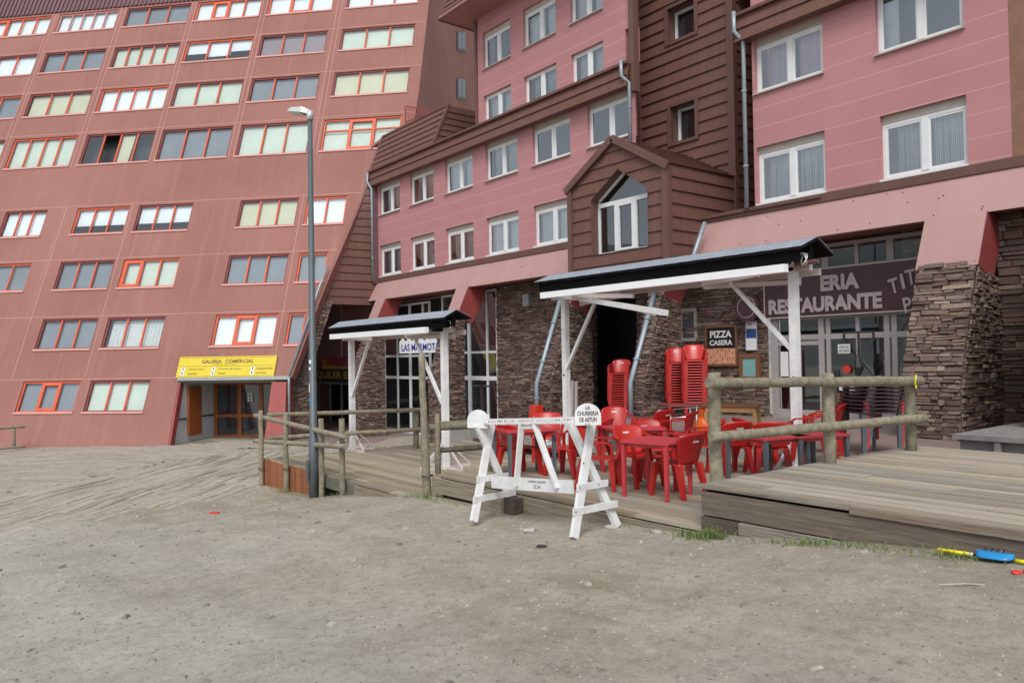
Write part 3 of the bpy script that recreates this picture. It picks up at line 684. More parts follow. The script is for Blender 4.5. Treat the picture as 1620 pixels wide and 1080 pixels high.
# yellow gallery sign
sg = thing('gallery_sign', 'long yellow sign over the gallery entrance of the terracotta block', 'sign', tuple(LP(1.8, 3.0, 0)))
mb = MB(); s0, s1, t0, t1 = -.42, 4.01, 2.98, 3.93
mb.obox(LP(s0, t0, .02), DL * (s1 - s0), DS * (t1 - t0), NL * .06); mb.build('panel', 'sign_yellow', sg)
mb = MB(); nrm = .083
ti = DS + DL * .2
def stext(m, s, sc, tc, w, h, **k): text(m, s, LP(sc, tc, nrm), DL, DS, w, h, **k)
stext(mb, 'GALERIA', 1.10, 3.70, .92, .175, bold=.02); stext(mb, 'COMERCIAL', 2.36, 3.70, 1.30, .175, bold=.02)
stext(mb, 'edificio alto aragon', 1.75, 3.555, 1.05, .05)
for (s_, tc, sc, w_) in (('sidermemoyo', 3.35, .45, .72), ('tiendas', 3.16, .30, .42), ('escuela de esqui', 3.35, 1.98, 1.0), ('hostal', 3.16, 1.65, .32), ('restaurantes', 3.35, 3.55, .72), ('servicios', 3.16, 3.42, .48)): stext(mb, s_, sc, tc, w_, .095)
for t_ in (3.87, 3.48, 3.02): mb.obox(LP(s0 + .05, t_, nrm), DL * (s1 - s0 - .1), DS * .012, NL * .004)
mb.build('lettering', 'brown_wood', sg, fix=False)
mb = MB()
for sc in (-.15, 1.25, 3.02):
    for tc in (3.36, 3.15): mb.obox(LP(sc - .09, tc - .08, nrm), DL * .17, DS * .16, NL * .004)
mb.build('pictogram', 'letter_white', sg)
mb = MB()
for sc in (-.15, 1.25, 3.02):
    for tc in (3.36, 3.15): mb.obox(LP(sc - .03, tc - .04, nrm + .005), DL * .05, DS * .09, NL * .003); mb.obox(LP(sc - .05, tc + .02, nrm + .0055), DL * .09, DS * .025, NL * .003)
mb.build('pictogram_mark', 'purple_paint', sg)

# ================= PINK BUILDING =================
YF = 16.9
PB = thing('hotel_building', 'pink rendered block with white windows, brown boarded tower and stone pillars at street level', 'building', (-18, 17, 0))
F = lambda u, z, n: Vector((u, YF - n, z))
ph = []; pw = []   # holes ; windows
def W(u0, u1, z0, z1, kind): ph.append((u0, u1, z0, z1)); pw.append((u0, u1, z0, z1, kind))
LC = [(-31.23, -29.34), (-28.49, -26.59), (-25.73, -23.82), (-22.98, -21.06), (-20.23, -18.32), (-17.5, -15.62)]
for i, (a, b) in enumerate(LC): W(a, b, 8.38, 9.77, ['c', 'c', 'l', 'c', 'd', 'd'][i])
for i, (a, b) in enumerate(LC[:5]): W(a, b, 5.60, 7.0, ['c', 'c', 'c', 'l', 'l'][i])
UCOL = [(-23.04, -21.37), (-20.64, -18.92), (-18.21, -16.73)]
for i, (a, b) in enumerate(UCOL): W(a, b, 10.55, 11.58, ['l', 'c', 'l'][i])
for i, (a, b) in enumerate(UCOL): W(a, b, 12.58, 13.96, ['d', 'l', 'l'][i])
ph.append((-15.8, -15.45, 10.56, 11.58))
W(-11.38, -9.53, 8.38, 9.76, 'p'); W(-8.27, -6.47, 8.38, 9.9, 'd2'); W(-11.38, -9.53, 5.58, 7.02, 'c'); W(-8.23, -6.46, 5.58, 7.0, 'c')
mb = MB()
wall_holes(mb, -31.45, -15.45, 5.2, 10.4, [h for h in ph if h[1] < -15.5 and h[3] < 10.3], F, .24)
wall_holes(mb, -23.4, -15.45, 10.4, 16, [h for h in ph if h[1] < -15 and h[2] > 10.3], F, .24)
wall_holes(mb, -11.45, -5.66, 5.2, 14, [h for h in ph if h[0] > -12], F, .24)
mb.face([(-23.4, YF, 10.4), (-23.4, YF + 6, 10.4), (-23.4, YF + 6, 16), (-23.4, YF, 16)])
mb.face([(-15.45, YF, 4.5), (-17.6, YF + 1.6, 4.5), (-17.6, YF + 1.6, 16), (-15.45, YF, 16)]); mb.face([(-11.45, YF, 4.7), (-11.45, YF + 6, 4.7), (-11.45, YF + 6, 14), (-11.45, YF, 14)])
mb.build('wall', 'pink_render', PB)
mb = MB(); mb.box((-5.66, YF - .004, 5.2), (4, YF + .1, 14)); mb.build('side_wall', 'brown_stucco', PB)
def pink_window(a, b, z0, z1, kind):
    r = random.Random(int(abs(a) * 77 + z0 * 13)); mb = MB(); y0, y1 = YF + .12, YF + .19; fw = .075; zt = z1 - (.0 if z1 - z0 < 1.2 else .17)
    low = z0 < 6
    def bx(u0, u1, za, zb, f=0, k=0): mb.box((u0, y0 - f, za), (u1, y1 - k, zb))
    bx(a, a + fw, z0, zt); bx(b - fw, b, z0, zt); bx(a + fw, b - fw, z0, z0 + fw); bx(a + fw, b - fw, zt - fw, zt)
    mid = (a + b) / 2 + .02; bx(mid - .07, mid + .07, z0 + fw, zt - fw, .02)
    for p, q in ((a + fw, mid - .07), (mid + .07, b - fw)):
        bx(p, p + .04, z0 + fw, zt - fw, -.01); bx(q - .04, q, z0 + fw, zt - fw, -.01); bx(p + .04, q - .04, z0 + fw, z0 + fw + .045, -.01); bx(p + .04, q - .04, zt - fw - .045, zt - fw, -.01)
    w = mb.build('window', 'white_frame', PB)
    if zt < z1: s_ = MB(); s_.box((a, y0 - .015, zt + .002), (b, y1, z1 - .002)); s_.build('roller_box', 'cream_box', w)
    s_ = MB()
    if low: s_.box((a - .01, YF - .06, z0 - .055), (b + .01, YF + .14, z0 - .003)); s_.build('sill', 'white_frame', w)
    else: s_.box((a - .03, YF - .07, z0 - .035), (b + .03, YF + .14, z0 - .003)); s_.build('sill', 'cream_box', w)
    for i, (p, q) in enumerate(((a + fw, mid - .07), (mid + .07, b - fw))):
        g = MB(); t_ = [r.uniform(-.006, .006) for _ in range(4)]
        g.face([(p, y0 + .03 + t_[0], z0 + fw), (q, y0 + .03 + t_[1], z0 + fw), (q, y0 + .03 + t_[2], zt - fw), (p, y0 + .03 + t_[3], zt - fw)]); g.build('pane', 'upper_glass', w, fix=False)
        if kind in 'cpl':
            k = MB(); n_ = 26; x0 = p - .05 + (.16 if i == 0 and kind != 'l' else 0) + r.uniform(0, .1); x1 = q + .05
            am = .035 if kind != 'l' else .006; ph_ = r.uniform(0, 6); X = [lerp(x0, x1, j / n_) for j in range(n_ + 1)]
            Yc = [YF + .33 + am * math.sin(j * 1.15 + ph_ + .8 * math.sin(j * .7)) for j in range(n_ + 1)]
            for j in range(n_): k.face([(X[j] + (.02 if kind == 'c' else 0), Yc[j], z0 - .05), (X[j + 1], Yc[j + 1], z0 - .05), (X[j + 1], Yc[j + 1], z1), (X[j], Yc[j], z1)])
            k.build('curtain', 'curtain_pink' if kind == 'p' else 'curtain', w, fix=False)
        if kind == 'd2' and i == 0: k = MB(); k.box((p, YF + .3, z0), (p + .3, YF + .34, z1)); k.build('curtain', 'curtain', w)
for w_ in pw: pink_window(*w_)
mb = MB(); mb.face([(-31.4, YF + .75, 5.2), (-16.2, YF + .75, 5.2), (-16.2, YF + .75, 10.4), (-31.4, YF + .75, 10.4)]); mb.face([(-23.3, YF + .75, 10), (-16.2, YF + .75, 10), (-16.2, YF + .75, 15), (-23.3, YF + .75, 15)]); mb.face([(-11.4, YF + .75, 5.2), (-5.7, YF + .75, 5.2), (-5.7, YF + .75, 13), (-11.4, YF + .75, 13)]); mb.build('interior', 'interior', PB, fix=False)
# cornices: two lapped boards and a cap
for (x0, x1) in ((-31.75, -15.5), (-11.75, -5.0)):
    mb = MB(); siding(mb, (x0, 16.62, 9.74), (x1, 16.62, 9.74), (x1, 16.72, 10.42), (x0, 16.72, 10.42), .34, out=.05)
    mb.box((x0, 16.6, 10.42), (x1, YF - .003, 10.5)); mb.face([(x0, 16.62, 9.74), (x1, 16.62, 9.74), (x1, YF, 9.76), (x0, YF, 9.76)]); mb.face([(x0, 16.62, 9.74), (x0, YF, 9.74), (x0, YF, 10.5), (x0, 16.7, 10.5)])
    mb.build('cornice', 'brown_siding', PB)
mb = MB()   # brown band below the first floor windows
mb.box((-31.45, YF - .08, 5.33), (-16.8, YF - .003, 5.53)); mb.box((-13.1, YF - .08, 5.33), (4, YF - .003, 5.53)); mb.box((-13.1, YF - .14, 5.43), (-9.6, YF - .083, 5.49)); mb.build('band', 'brown_trim', PB)
# sloping pink fascia and its soffit
mb = MB(); z1, z0 = 5.36, 4.47
mb.hexa([(-37.5, 16.42, z0), (5, 16.42, z0), (5, 16.62, z0), (-37.5, 16.62, z0), (-37.5, YF - .02, z1), (5, YF - .02, z1), (5, YF - .003, z1), (-37.5, YF - .003, z1)])
mb.build('fascia', 'pink_metal', PB)
mb = MB(); r = random.Random(4)
for i in range(60):
    x = r.uniform(-30, -6); t_ = r.choice([.12, .55, .86]) + r.uniform(-.04, .04); c_ = Vector((x, lerp(16.42, 16.88, t_) - .004, lerp(z0, z1, t_))); mb.box(c_ - Vector((.012, .01, .012)), c_ + Vector((.012, .006, .012)))
mb.build('rivets', 'brown_trim', PB)
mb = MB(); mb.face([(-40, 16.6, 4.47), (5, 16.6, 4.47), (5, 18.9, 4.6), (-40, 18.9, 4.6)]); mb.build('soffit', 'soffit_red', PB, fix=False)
# mansard, upper eave and wing wall on the left
mb = MB(); siding(mb, (-31.7, 16.75, 10.5), (-26.35, 16.75, 10.5), (-26.4, 17.6, 12.29), (-32.0, 17.6, 12.29), .31, out=.045)
mb.build('mansard', 'brown_siding', PB)
mb = MB(); siding(mb, (-26.35, 16.8, 10.4), (-26.38, 19.4, 10.4), (-26.4, 19.4, 12.29), (-26.4, 17.62, 12.29), .31, out=.04)
mb.box((-32, 17.62, 12.2), (-26.42, 19.4, 12.27)); mb.build('mansard_end', 'brown_siding', PB)
mb = MB(); mb.bar((-31.72, 16.72, 10.45), (-32.02, 17.58, 12.33), .12, .10); mb.bar((-26.36, 16.72, 10.45), (-26.4, 17.58, 12.33), .12, .10); mb.bar((-32, 17.6, 12.33), (-26.4, 17.6, 12.33), .1, .08)
mb.build('ridge_trim', 'brown_trim', PB); mb = MB(); mb.box((-23.52, YF - .05, 10.45), (-23.38, YF + .1, 14.6)); mb.build('edge_board', 'brown_trim', PB); mb = MB(); mb.box((-15.56, YF - .12, 9.6), (-15.36, YF + .1, 16)); mb.build('edge_board', 'brown_trim', PB)
mb = MB(); y_ = 15.75; mb.box((-24.25, y_, 14.6), (-15.3, 19, 14.75)); mb.build('eave_soffit', 'soffit_pink', PB)
mb = MB(); siding(mb, (-24.25, y_ - .02, 14.57), (-15.3, y_ - .02, 14.57), (-15.3, y_ + .8, 16.2), (-24.25, y_ + .8, 16.2), .3); siding(mb, (-24.27, 19, 14.57), (-24.27, y_, 14.57), (-24.27, y_ + .8, 16.2), (-24.27, 19, 16.2), .3); mb.build('upper_roof', 'brown_siding', PB)
mb = MB()
zs = [1.05, 2.5, 4.87, 8.4, 11.2, 12.3]; ys = [12.43, 13.0, 14.17, 15.91, 17.2, 17.5]
z_ = 4.3; prev = None
while z_ < 12.2:
    zn = z_ + .36; ya, yb = interp(z_, list(zip(zs, ys))), interp(zn, list(zip(zs, ys)))
    if ya < YF - .05:
        x0, x1 = -31.66 - .02 * (z_ - 4), -31.47
        mb.face([(x0 + .05, ya, z_), (x1 + .05, YF, z_), (x1, YF, zn), (x0, min(yb, YF), zn)]); mb.face([(x0 + .05, ya, z_), (x1 + .05, YF, z_), (x1 - .02, YF, z_), (x0 - .02, ya, z_)])
    z_ = zn
mb.build('wing_wall', 'brown_siding', PB)
mb = MB(); mb.box((-31.52, 16.64, 5.3), (-31.36, YF - .005, 9.8)); mb.build('corner_board', 'purple_paint' if 0 else 'parapet_mauve', PB)
def pipe(pts, r_=.055, name='drainpipe'):
    m = MB(); m.tube(pts, r_, 8); o = m.build(name, 'pipe_zinc', PB, smooth=True)
    k = MB()
    for a, b in zip(pts, pts[1:]):
        a, b = Vector(a), Vector(b)
        if (b - a).length > 1.2:
            for t_ in (.3, .75): c_ = lerp(a, b, t_); d_ = (b - a).normalized(); k.tube([c_ - d_ * .02, c_ + d_ * .02], r_ * 1.35, 8)
    if k.v: k.build('bracket', 'pipe_zinc', o)
pipe([(-31.6, 16.5, 10.4), (-31.6, 16.5, 9.95), (-31.38, 16.6, 9.6), (-31.38, 16.6, 5.4)])
pipe([(-15.62, 16.5, 10.52), (-15.62, 16.5, 10.05), (-15.5, 16.7, 9.85), (-15.5, 16.7, 7.4)])
pipe([(-11.68, 16.5, 10.5), (-11.68, 16.5, 10.0), (-11.56, 16.7, 9.75), (-11.56, 16.7, 5.5)])
# tower
TY = 18.4; tx0, tx1, tz0, tz1 = -17.7, -13.1, 4.4, 14.0
def ty(x, y): p = onY(x, y, TY); return p.x, p.z
h1 = (*sorted((ty(1058.5, 69)[0], ty(1101, 60)[0])), ty(1058, 69)[1], ty(1058, 17)[1]); h2 = (*sorted((ty(1063.5, 226)[0], ty(1102, 216)[0])), ty(1065, 227)[1], ty(1063, 171)[1])
hs = [(((a - tx0) / (tx1 - tx0)), ((b - tx0) / (tx1 - tx0)), ((c - tz0) / (tz1 - tz0)), ((d - tz0) / (tz1 - tz0))) for a, b, c, d in (h1, h2)]
mb = MB(); siding(mb, (tx0, TY, tz0), (tx1, TY, tz0), (tx1, TY, tz1), (tx0, TY, tz1), .35, hs, out=.05)
siding(mb, (tx1 + .02, TY, tz0), (tx1 + .02, TY + 4, tz0), (tx1 + .02, TY + 4, tz1), (tx1 + .02, TY, tz1), .35)
mb.build('tower_wall', 'brown_siding', PB)
mb = MB(); mb.box((tx1 - .14, TY - .09, tz0), (tx1 + .09, TY + .08, tz1)); mb.box((-16.72, TY - .09, tz0), (-16.55, TY + .02, tz1))
for a, b, c, d in (h1, h2):
    mb.box((a - .12, TY - .08, c - .1), (a, TY + .02, d + .1)); mb.box((b, TY - .08, c - .1), (b + .12, TY + .02, d + .1)); mb.box((a, TY - .08, d), (b, TY + .02, d + .1)); mb.box((a, TY - .08, c - .1), (b, TY + .02, c))
    for p, q in (((a, c), (b, c)), ((b, c), (b, d)), ((b, d), (a, d)), ((a, d), (a, c))): mb.face([(p[0], TY, p[1]), (q[0], TY, q[1]), (q[0], TY + .5, q[1]), (p[0], TY + .5, p[1])])
mb.build('tower_trim', 'brown_trim', PB)
for a, b, c, d in (h1, h2):
    m = MB(); m.box((a, TY + .30, c), (a + .08, TY + .38, d)); m.box((b - .08, TY + .30, c), (b, TY + .38, d)); m.box((a + .08, TY + .30, c), (b - .08, TY + .38, c + .07)); m.box((a + .08, TY + .30, d - .09), (b - .08, TY + .38, d)); w = m.build('window', 'white_frame', PB)
    m = MB(); m.face([(a, TY + .34, c), (b, TY + .34, c), (b, TY + .34, d), (a, TY + .34, d)]); m.build('pane', 'sky_glass', w, fix=False)
    m = MB(); m.face([(a, TY + .49, c), (b, TY + .49, c), (b, TY + .49, d), (a, TY + .49, d)]); m.build('blind', 'interior', w, fix=False)  # dark backing sheet painted as the unlit room, no blind
mb = MB(); mb.box((-13.2, 21.5, 4.4), (-11.3, 21.7, 14)); mb.build('recess_wall', 'brown_trim', PB)
mb = MB(); siding(mb, (-15.4, 17.2, 13.0), (-11.2, 17.2, 13.0), (-11.2, 17.2, 14.2), (-15.4, 17.2, 14.2), .3) if 0 else mb.box((-13.0, 18.6, 12.0), (-11.5, 21.4, 12.3)); mb.build('recess_roof', 'brown_trim', PB)
# dormer
DY = 15.5; dl, dr_, dc = -16.85, -13.1, -14.97; zb, ze, za = 4.02, 6.82, 7.84
wl, wr, wz, wze, wza = -15.92, -13.76, 4.70, 6.28, 6.98
mb = MB()
def drow(z, zn, o0, o1):   # one board row of the gable front, cut round the window opening
    hwid = lambda zz: (dr_ - dl) / 2 if zz <= ze else (dr_ - dl) / 2 * max(0, (za - zz) / (za - ze))
    hw2 = lambda zz: 0 if zz < wz or zz > wza else ((wr - wl) / 2 if zz <= wze else (wr - wl) / 2 * (wza - zz) / (wza - wze))
    wc = (wl + wr) / 2
    cuts = sorted({z, zn, *[k for k in (wz, wze, wza, ze) if z < k < zn]})
    for a, b in zip(cuts, cuts[1:]):
        ya, yb = DY - lerp(o0, o1, (a - z) / (zn - z)), DY - lerp(o0, o1, (b - z) / (zn - z)); e = 1e-4
        A, B_ = hwid(a + e), hwid(b - e); p, q = hw2(a + e), hw2(b - e)
        if p == 0 and q == 0: mb.face([(dc - A, ya, a), (dc + A, ya, a), (dc + B_, yb, b), (dc - B_, yb, b)]); mb.face([(dc - A, ya, a), (dc + A, ya, a), (dc + A, DY, a), (dc - A, DY, a)])
        else:
            for s_, L0, L1, R0, R1 in ((-1, dc - A, dc - B_, wc - p, wc - q), (1, wc + p, wc + q, dc + A, dc + B_)):
                mb.face([(L0, ya, a), (R0, ya, a), (R1, yb, b), (L1, yb, b)]); mb.face([(L0, ya, a), (R0, ya, a), (R0, DY, a), (L0, DY, a)])
z_ = zb
while z_ < za - .02: drow(z_, min(za, z_ + .35), .045, .006); z_ += .35
siding(mb, (dr_, DY, zb), (dr_, 18.35, zb), (dr_, 18.35, ze), (dr_, DY, ze), .35, out=.045)
siding(mb, (dl, 18.35, zb), (dl, DY, zb), (dl, DY, ze), (dl, 18.35, ze), .35, out=.045, flip=True)
mb.build('dormer_wall', 'brown_siding', PB)
mb = MB(); siding(mb, (dr_ + .06, DY - .12, ze - .03), (dr_ + .06, 18.35, ze - .03), (dc, 18.35, za + .04), (dc, DY - .12, za + .04), .25, out=.03); mb.build('dormer_roof', 'brown_siding', PB); mb = MB(); siding(mb, (dl - .06, 18.35, ze - .03), (dl - .06, DY - .12, ze - .03), (dc, DY - .12, za + .04), (dc, 18.35, za + .04), .25, out=.03)
mb.build('dormer_roof', 'brown_siding', PB)
mb = MB(); mb.face([(dl, DY, zb), (dr_, DY, zb), (dr_, 18.3, zb), (dl, 18.3, zb)]); mb.build('dormer_floor', 'brown_siding', PB)
mb = MB()
for sgn, xe in ((1, dr_ + .1), (-1, dl - .1)): mb.bar((dc, DY - .1, za + .02), (xe, DY - .1, ze - .12), .1, .2, up=(0, 0, 1))
mb.box((dl - .03, DY - .1, zb), (dl + .14, DY + .02, ze - .1)); mb.box((dr_ - .14, DY - .1, zb), (dr_ + .06, DY + .08, ze - .1)); mb.box((dl + .14, DY - .09, zb - .1), (dr_ - .14, DY + .02, zb + .08))
ow = [(wl, wz), (wr, wz), (wr, wze), ((wl + wr) / 2, wza), (wl, wze)]
for p, q in zip(ow, ow[1:] + ow[:1]): mb.face([(p[0], DY - .05, p[1]), (q[0], DY - .05, q[1]), (q[0], DY + .42, q[1]), (p[0], DY + .42, p[1])])
mb.build('dormer_trim', 'brown_trim', PB)
mb = MB(); yy = DY + .24; wc = (wl + wr) / 2
mb.box((wl, yy, wz), (wr, yy + .07, wz + .07)); mb.box((wl, yy, wz + .07), (wl + .07, yy + .07, wze)); mb.box((wr - .07, yy, wz + .07), (wr, yy + .07, wze)); mb.box((wl + .07, yy - .01, wze - .2), (wr - .07, yy + .07, wze - .08))
mb.bar((wl, yy + .035, wze - .03), (wc, yy + .035, wza - .04), .07, .07); mb.bar((wr, yy + .035, wze - .03), (wc, yy + .035, wza - .04), .07, .07)
for x_ in (wl + .72, wr - .72): mb.box((x_ - .06, yy - .012, wz + .07), (x_ + .06, yy + .07, wze - .2))
mb.box((wl + .78, yy - .02, wz + .071), (wl + .84, yy + .05, wze - .2)); mb.box((wr - .84, yy - .02, wz + .071), (wr - .78, yy + .05, wze - .2)); mb.box((wl + .84, yy - .02, wz + .071), (wr - .84, yy + .05, wz + .13)); mb.box((wl + .84, yy - .02, wze - .26), (wr - .84, yy + .05, wze - .2))
dw = mb.build('gable_window', 'white_frame', PB)
g = MB(); g.face([(wl, yy + .04, wz), (wr, yy + .04, wz), (wr, yy + .04, wze), (wc, yy + .04, wza), (wl, yy + .04, wze)]); g.build('pane', 'sky_glass', dw, fix=False)
g = MB(); g.face([(wl - .3, DY + .9, wz - .3), (wr + .3, DY + .9, wz - .3), (wr + .3, DY + .9, 6.75), (wc, DY + .9, 7.4), (wl - .3, DY + .9, 6.75)]); g.build('interior', 'interior', dw, fix=False)
# inclined pillars: pink cap on a battered stone shaft
def pillar(x0, x1, zf, seed, big=False, back=16.5, mid=1.1):
    kw = dict(rh=(.045, .125), rw=(.12, .42), palette=[(.17, .14, .125), (.19, .16, .14), (.145, .115, .105), (.21, .19, .16), (.13, .10, .095), (.25, .225, .185), (.17, .125, .11), (.155, .135, .13)] * 5 + [(.30, .29, .13)]) if big else {}
    mb = MB()
    mb.prism([(x0, 16.38, 4.5), (x0, 15.88, 3.42), (x0, 16.56, 3.12), (x0, 17.3, 4.5)], (x1 - x0, 0, 0))
    mb.build('pillar_cap', 'pink_metal', PB)
    s_ = MB(); s_.prism([(x1 + .003, 16.40, 4.48), (x1 + .003, 15.9, 3.42), (x1 + .003, 16.56, 3.13), (x1 + .003, 17.29, 4.48)], (.004, 0, 0)); s_.build('pillar_cap_side', 'dark_red_paint', PB)
    m = MB(); a, b = x0 + .03, x1 - .03
    stone_patch(m, (a, 15.05, mid), (b, 15.05, mid), (b, 15.93, 3.5), (a, 15.93, 3.5), seed=seed, **kw)
    stone_patch(m, (a, 15.05, zf), (b, 15.05, zf), (b, 15.05, mid), (a, 15.05, mid), seed=seed + 1, **kw)
    stone_patch(m, (b, 15.05, mid), (b, back, mid), (b, back, 3.2), (b, 15.93, 3.4), seed=seed + 2, **kw)
    stone_patch(m, (b, 15.05, zf), (b, back, zf), (b, back, mid), (b, 15.05, mid), seed=seed + 3, **kw)
    m.cur = 1; m.face([(a, 15.05, zf), (a, back, zf), (a, back, mid), (a, 15.05, mid)]); m.face([(a, 15.05, mid), (a, back, mid), (a, back, 3.2), (a, 15.93, 3.5)]); m.face([(a, back, zf), (b, back, zf), (b, back, 3.2), (a, back, 3.2)])
    m.build('pillar_shaft', ['stonework', 'mortar'], PB)
pillar(-7.1, -5.95, -.1, 10, big=True, back=16.9); pillar(-14.2, -13.65, .1, 20, back=16.6); pillar(-17.9, -17.35, -.5, 30, back=16.8); pillar(-24.25, -23.5, -1.5, 40, back=16.2); pillar(-30.65, -29.85, -1.6, 50, back=16.35)
pipe([(-17.68, 15.82, 3.65), (-17.85, 14.92, 1.0), (-17.85, 14.92, -.45)], .07); pipe([(-13.9, 15.82, 3.5), (-14.0, 14.92, 1.1), (-14.0, 14.92, .12)], .07); pipe([(-12.6, 16.35, 5.25), (-12.75, 16.0, 4.3), (-12.75, 16.0, 3.9)], .06)
# stone walls behind the arcade
def swall(x0, x1, y, z0, z1, seed, rh=(.045, .13), rw=(.12, .45), name='stone_wall', mat=('stonework', 'mortar')):
    m = MB(); stone_patch(m, (x0, y, z0), (x1, y, z0), (x1, y, z1), (x0, y, z1), rh, rw, seed=seed); return m.build(name, list(mat), PB)
YG = 17.6
swall(-23.35, -19.3, YG, -1.5, 4.5, 71); swall(-16.2, -11.62, YG, .1, 4.55, 72)
m = MB(); stone_patch(m, (-19.3, YG, -1), (-19.3, 18.9, -1), (-19.3, 18.9, 4.5), (-19.3, YG, 4.5), seed=73); m.build('stone_wall', ['stonework', 'mortar'], PB)
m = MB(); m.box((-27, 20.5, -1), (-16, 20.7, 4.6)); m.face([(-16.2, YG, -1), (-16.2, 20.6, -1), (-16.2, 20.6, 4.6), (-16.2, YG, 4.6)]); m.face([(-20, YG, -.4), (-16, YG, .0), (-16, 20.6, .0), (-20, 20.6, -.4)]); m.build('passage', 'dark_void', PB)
swall(-6.0, -2, 16.95, .1, 5.2, 74, (.08, .2), (.2, .6)); swall(-8.2, -5.9, YG + .12, .1, 4.6, 79)
m = MB(); stone_patch(m, (-4.45, 13.6, .1), (-2.5, 13.6, .1), (-2.5, 14.3, 4.6), (-4.45, 14.3, 4.6), (.08, .2), (.2, .5), seed=75); stone_patch(m, (-4.45, 13.6, .1), (-4.45, 16.9, .1), (-4.45, 16.9, 4.6), (-4.45, 14.3, 4.6), seed=76, flip=True); m.build('stone_wall', ['stonework', 'mortar'], PB)
m = MB(); a = onY(487, 690, YG).x; m.box((-42, 16.7, 1.95), (-34.9, 16.75, 4.45)); m.build('shop_fascia', 'soffit_pink', PB)
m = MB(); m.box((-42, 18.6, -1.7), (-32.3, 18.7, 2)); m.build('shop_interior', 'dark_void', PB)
m = MB(); stone_patch(m, (-36.0, 14.2, -1.7), (-35.0, 16.7, -1.7), (-35.0, 16.7, 4.4), (-36.0, 15.6, 4.4), seed=77, flip=True) if 0 else (stone_patch(m, (-31.5, 12.75, -1.7), (-31.4, 13.45, -1.7), (-31.42, 13.5, 1.1), (-31.52, 12.8, 1.1), seed=77), stone_patch(m, (-31.52, 12.8, 1.1), (-31.42, 13.5, 1.1), (-31.5, 14.7, 4.4), (-31.6, 13.95, 4.4), seed=78)); m.build('stone_wall', ['stonework', 'mortar'], PB)
# shop fronts (frames + glass)
def front(name, x0, x1, z0, z1, vs, hs, mat, gl, y=YG, back=.9, w=.09, doors=()):
    mb = MB(); mb.box((x0, y, z0), (x0 + w, y + .07, z1)); mb.box((x1 - w, y, z0), (x1, y + .07, z1)); mb.box((x0 + w, y, z0), (x1 - w, y + .07, z0 + w)); mb.box((x0 + w, y, z1 - w), (x1 - w, y + .07, z1))
    for v_ in vs: v_, ww = v_ if isinstance(v_, tuple) else (v_, w); mb.box((v_ - ww / 2, y - .012, z0 + w), (v_ + ww / 2, y + .06, z1 - w))
    for h_ in hs: a, b, z_, ww = h_; mb.box((a + w / 2, y - .004, z_ - ww / 2), (b - w / 2, y + .055, z_ + ww / 2))
    o = mb.build(name, mat, PB)
    g = MB(); g.face([(x0, y + .03, z0), (x1, y + .03, z0), (x1, y + .03, z1), (x0, y + .03, z1)]); g.build('pane', gl, o, fix=False)
    if back: g = MB(); g.box((x0 - .3, y + back, z0 - .2), (x1 + .3, y + back + .1, z1 + .2)); g.build('interior', 'interior', o)
    return o
X_ = lambda px_, py=600, y=YG: onY(px_, py, y).x
Z_ = lambda px_, py, y=YG: onY(px_, py, y).z
gm = front('glazing', X_(608), X_(681), -1.5, 4.3, [X_(629), (X_(649), .14), X_(670)], [(X_(608), X_(681), Z_(640, 563), .1), (X_(608), X_(681), Z_(640, 597), .13), (X_(608), X_(681), 3.75, .06)], 'white_frame', 'window_glass')
gm2 = front('glazing', X_(700), X_(788), -1.5, 4.45, [X_(718), (X_(743), .20), X_(770, 520)], [(X_(700), X_(788), Z_(760, 557), .09), (X_(700), X_(788), Z_(760, 598), .16)], 'white_frame', 'window_glass')
gr_ = front('glazing', X_(1221), X_(1452), .15, 2.72, [(X_(1229), .12), (X_(1301), .14), (X_(1312), .1), X_(1359), (X_(1405), .12), (X_(1417), .12)], [(X_(1221), X_(1452), Z_(1340, 531), .13), (X_(1229), X_(1301), Z_(1260, 543), .1), (X_(1225), X_(1452), .28, .2)], 'grey_frame', 'sky_glass', y=YG)
g3 = front('glazing', X_(1236, 420), X_(1470, 400), 3.80, 4.45, [(X_(1305, 410), .16), X_(1355, 405), (X_(1408, 400), .16)], [], 'grey_frame', 'window_glass', y=YG + .002)
m = MB(); m.box((X_(1250, 620), YG - .02, .30), (X_(1256, 620), YG + .05, 2.3)); m.box((X_(1264, 620), YG - .02, .30), (X_(1268, 620), YG + .05, 2.3)); m.build('door_leaf', 'grey_frame', PB)
m = MB(); a, b = onY(1078, 540, YG), onY(1103, 487, YG); ff = .09
m.box((a.x, YG - .05, a.z), (a.x + ff, YG, b.z)); m.box((b.x - ff, YG - .05, a.z), (b.x, YG, b.z)); m.box((a.x + ff, YG - .05, a.z), (b.x - ff, YG, a.z + ff)); m.box((a.x + ff, YG - .05, b.z - ff), (b.x - ff, YG, b.z)); w = m.build('window', 'cream_box', PB)
m = MB(); m.box((a.x + ff, YG - .04, a.z + ff), (b.x - ff, YG - .02, b.z - ff)); m.build('pane', 'dark_plastic', w)
m = MB(); p = onY(833, 466, YG); q = onY(843, 484, YG); m.box((p.x, YG - .2, q.z), (q.x, YG, p.z)); m.build('wall_box', 'grey_metal', PB)
# raised slab with steps, right edge
m = MB(); z_ = .57; m.box((-4.95, 12.1, z_ - .07), (3, 16.9, z_)); m.box((-4.9, 12.25, .1), (3, 12.4, z_ - .072)); m.box((-4.4, 12.12, .1), (-4.32, 12.24, z_ - .072)); struct(m.build('entrance_slab', 'green_concrete'))
# glazed shop for ski hire
m = MB()
for x_ in (-40.5, -39, -37.6, -36.4): m.box((x_, 17.9, -1.7), (x_ + .1, 18.0, 1))
m.build('shop_frame', 'grey_metal', PB)
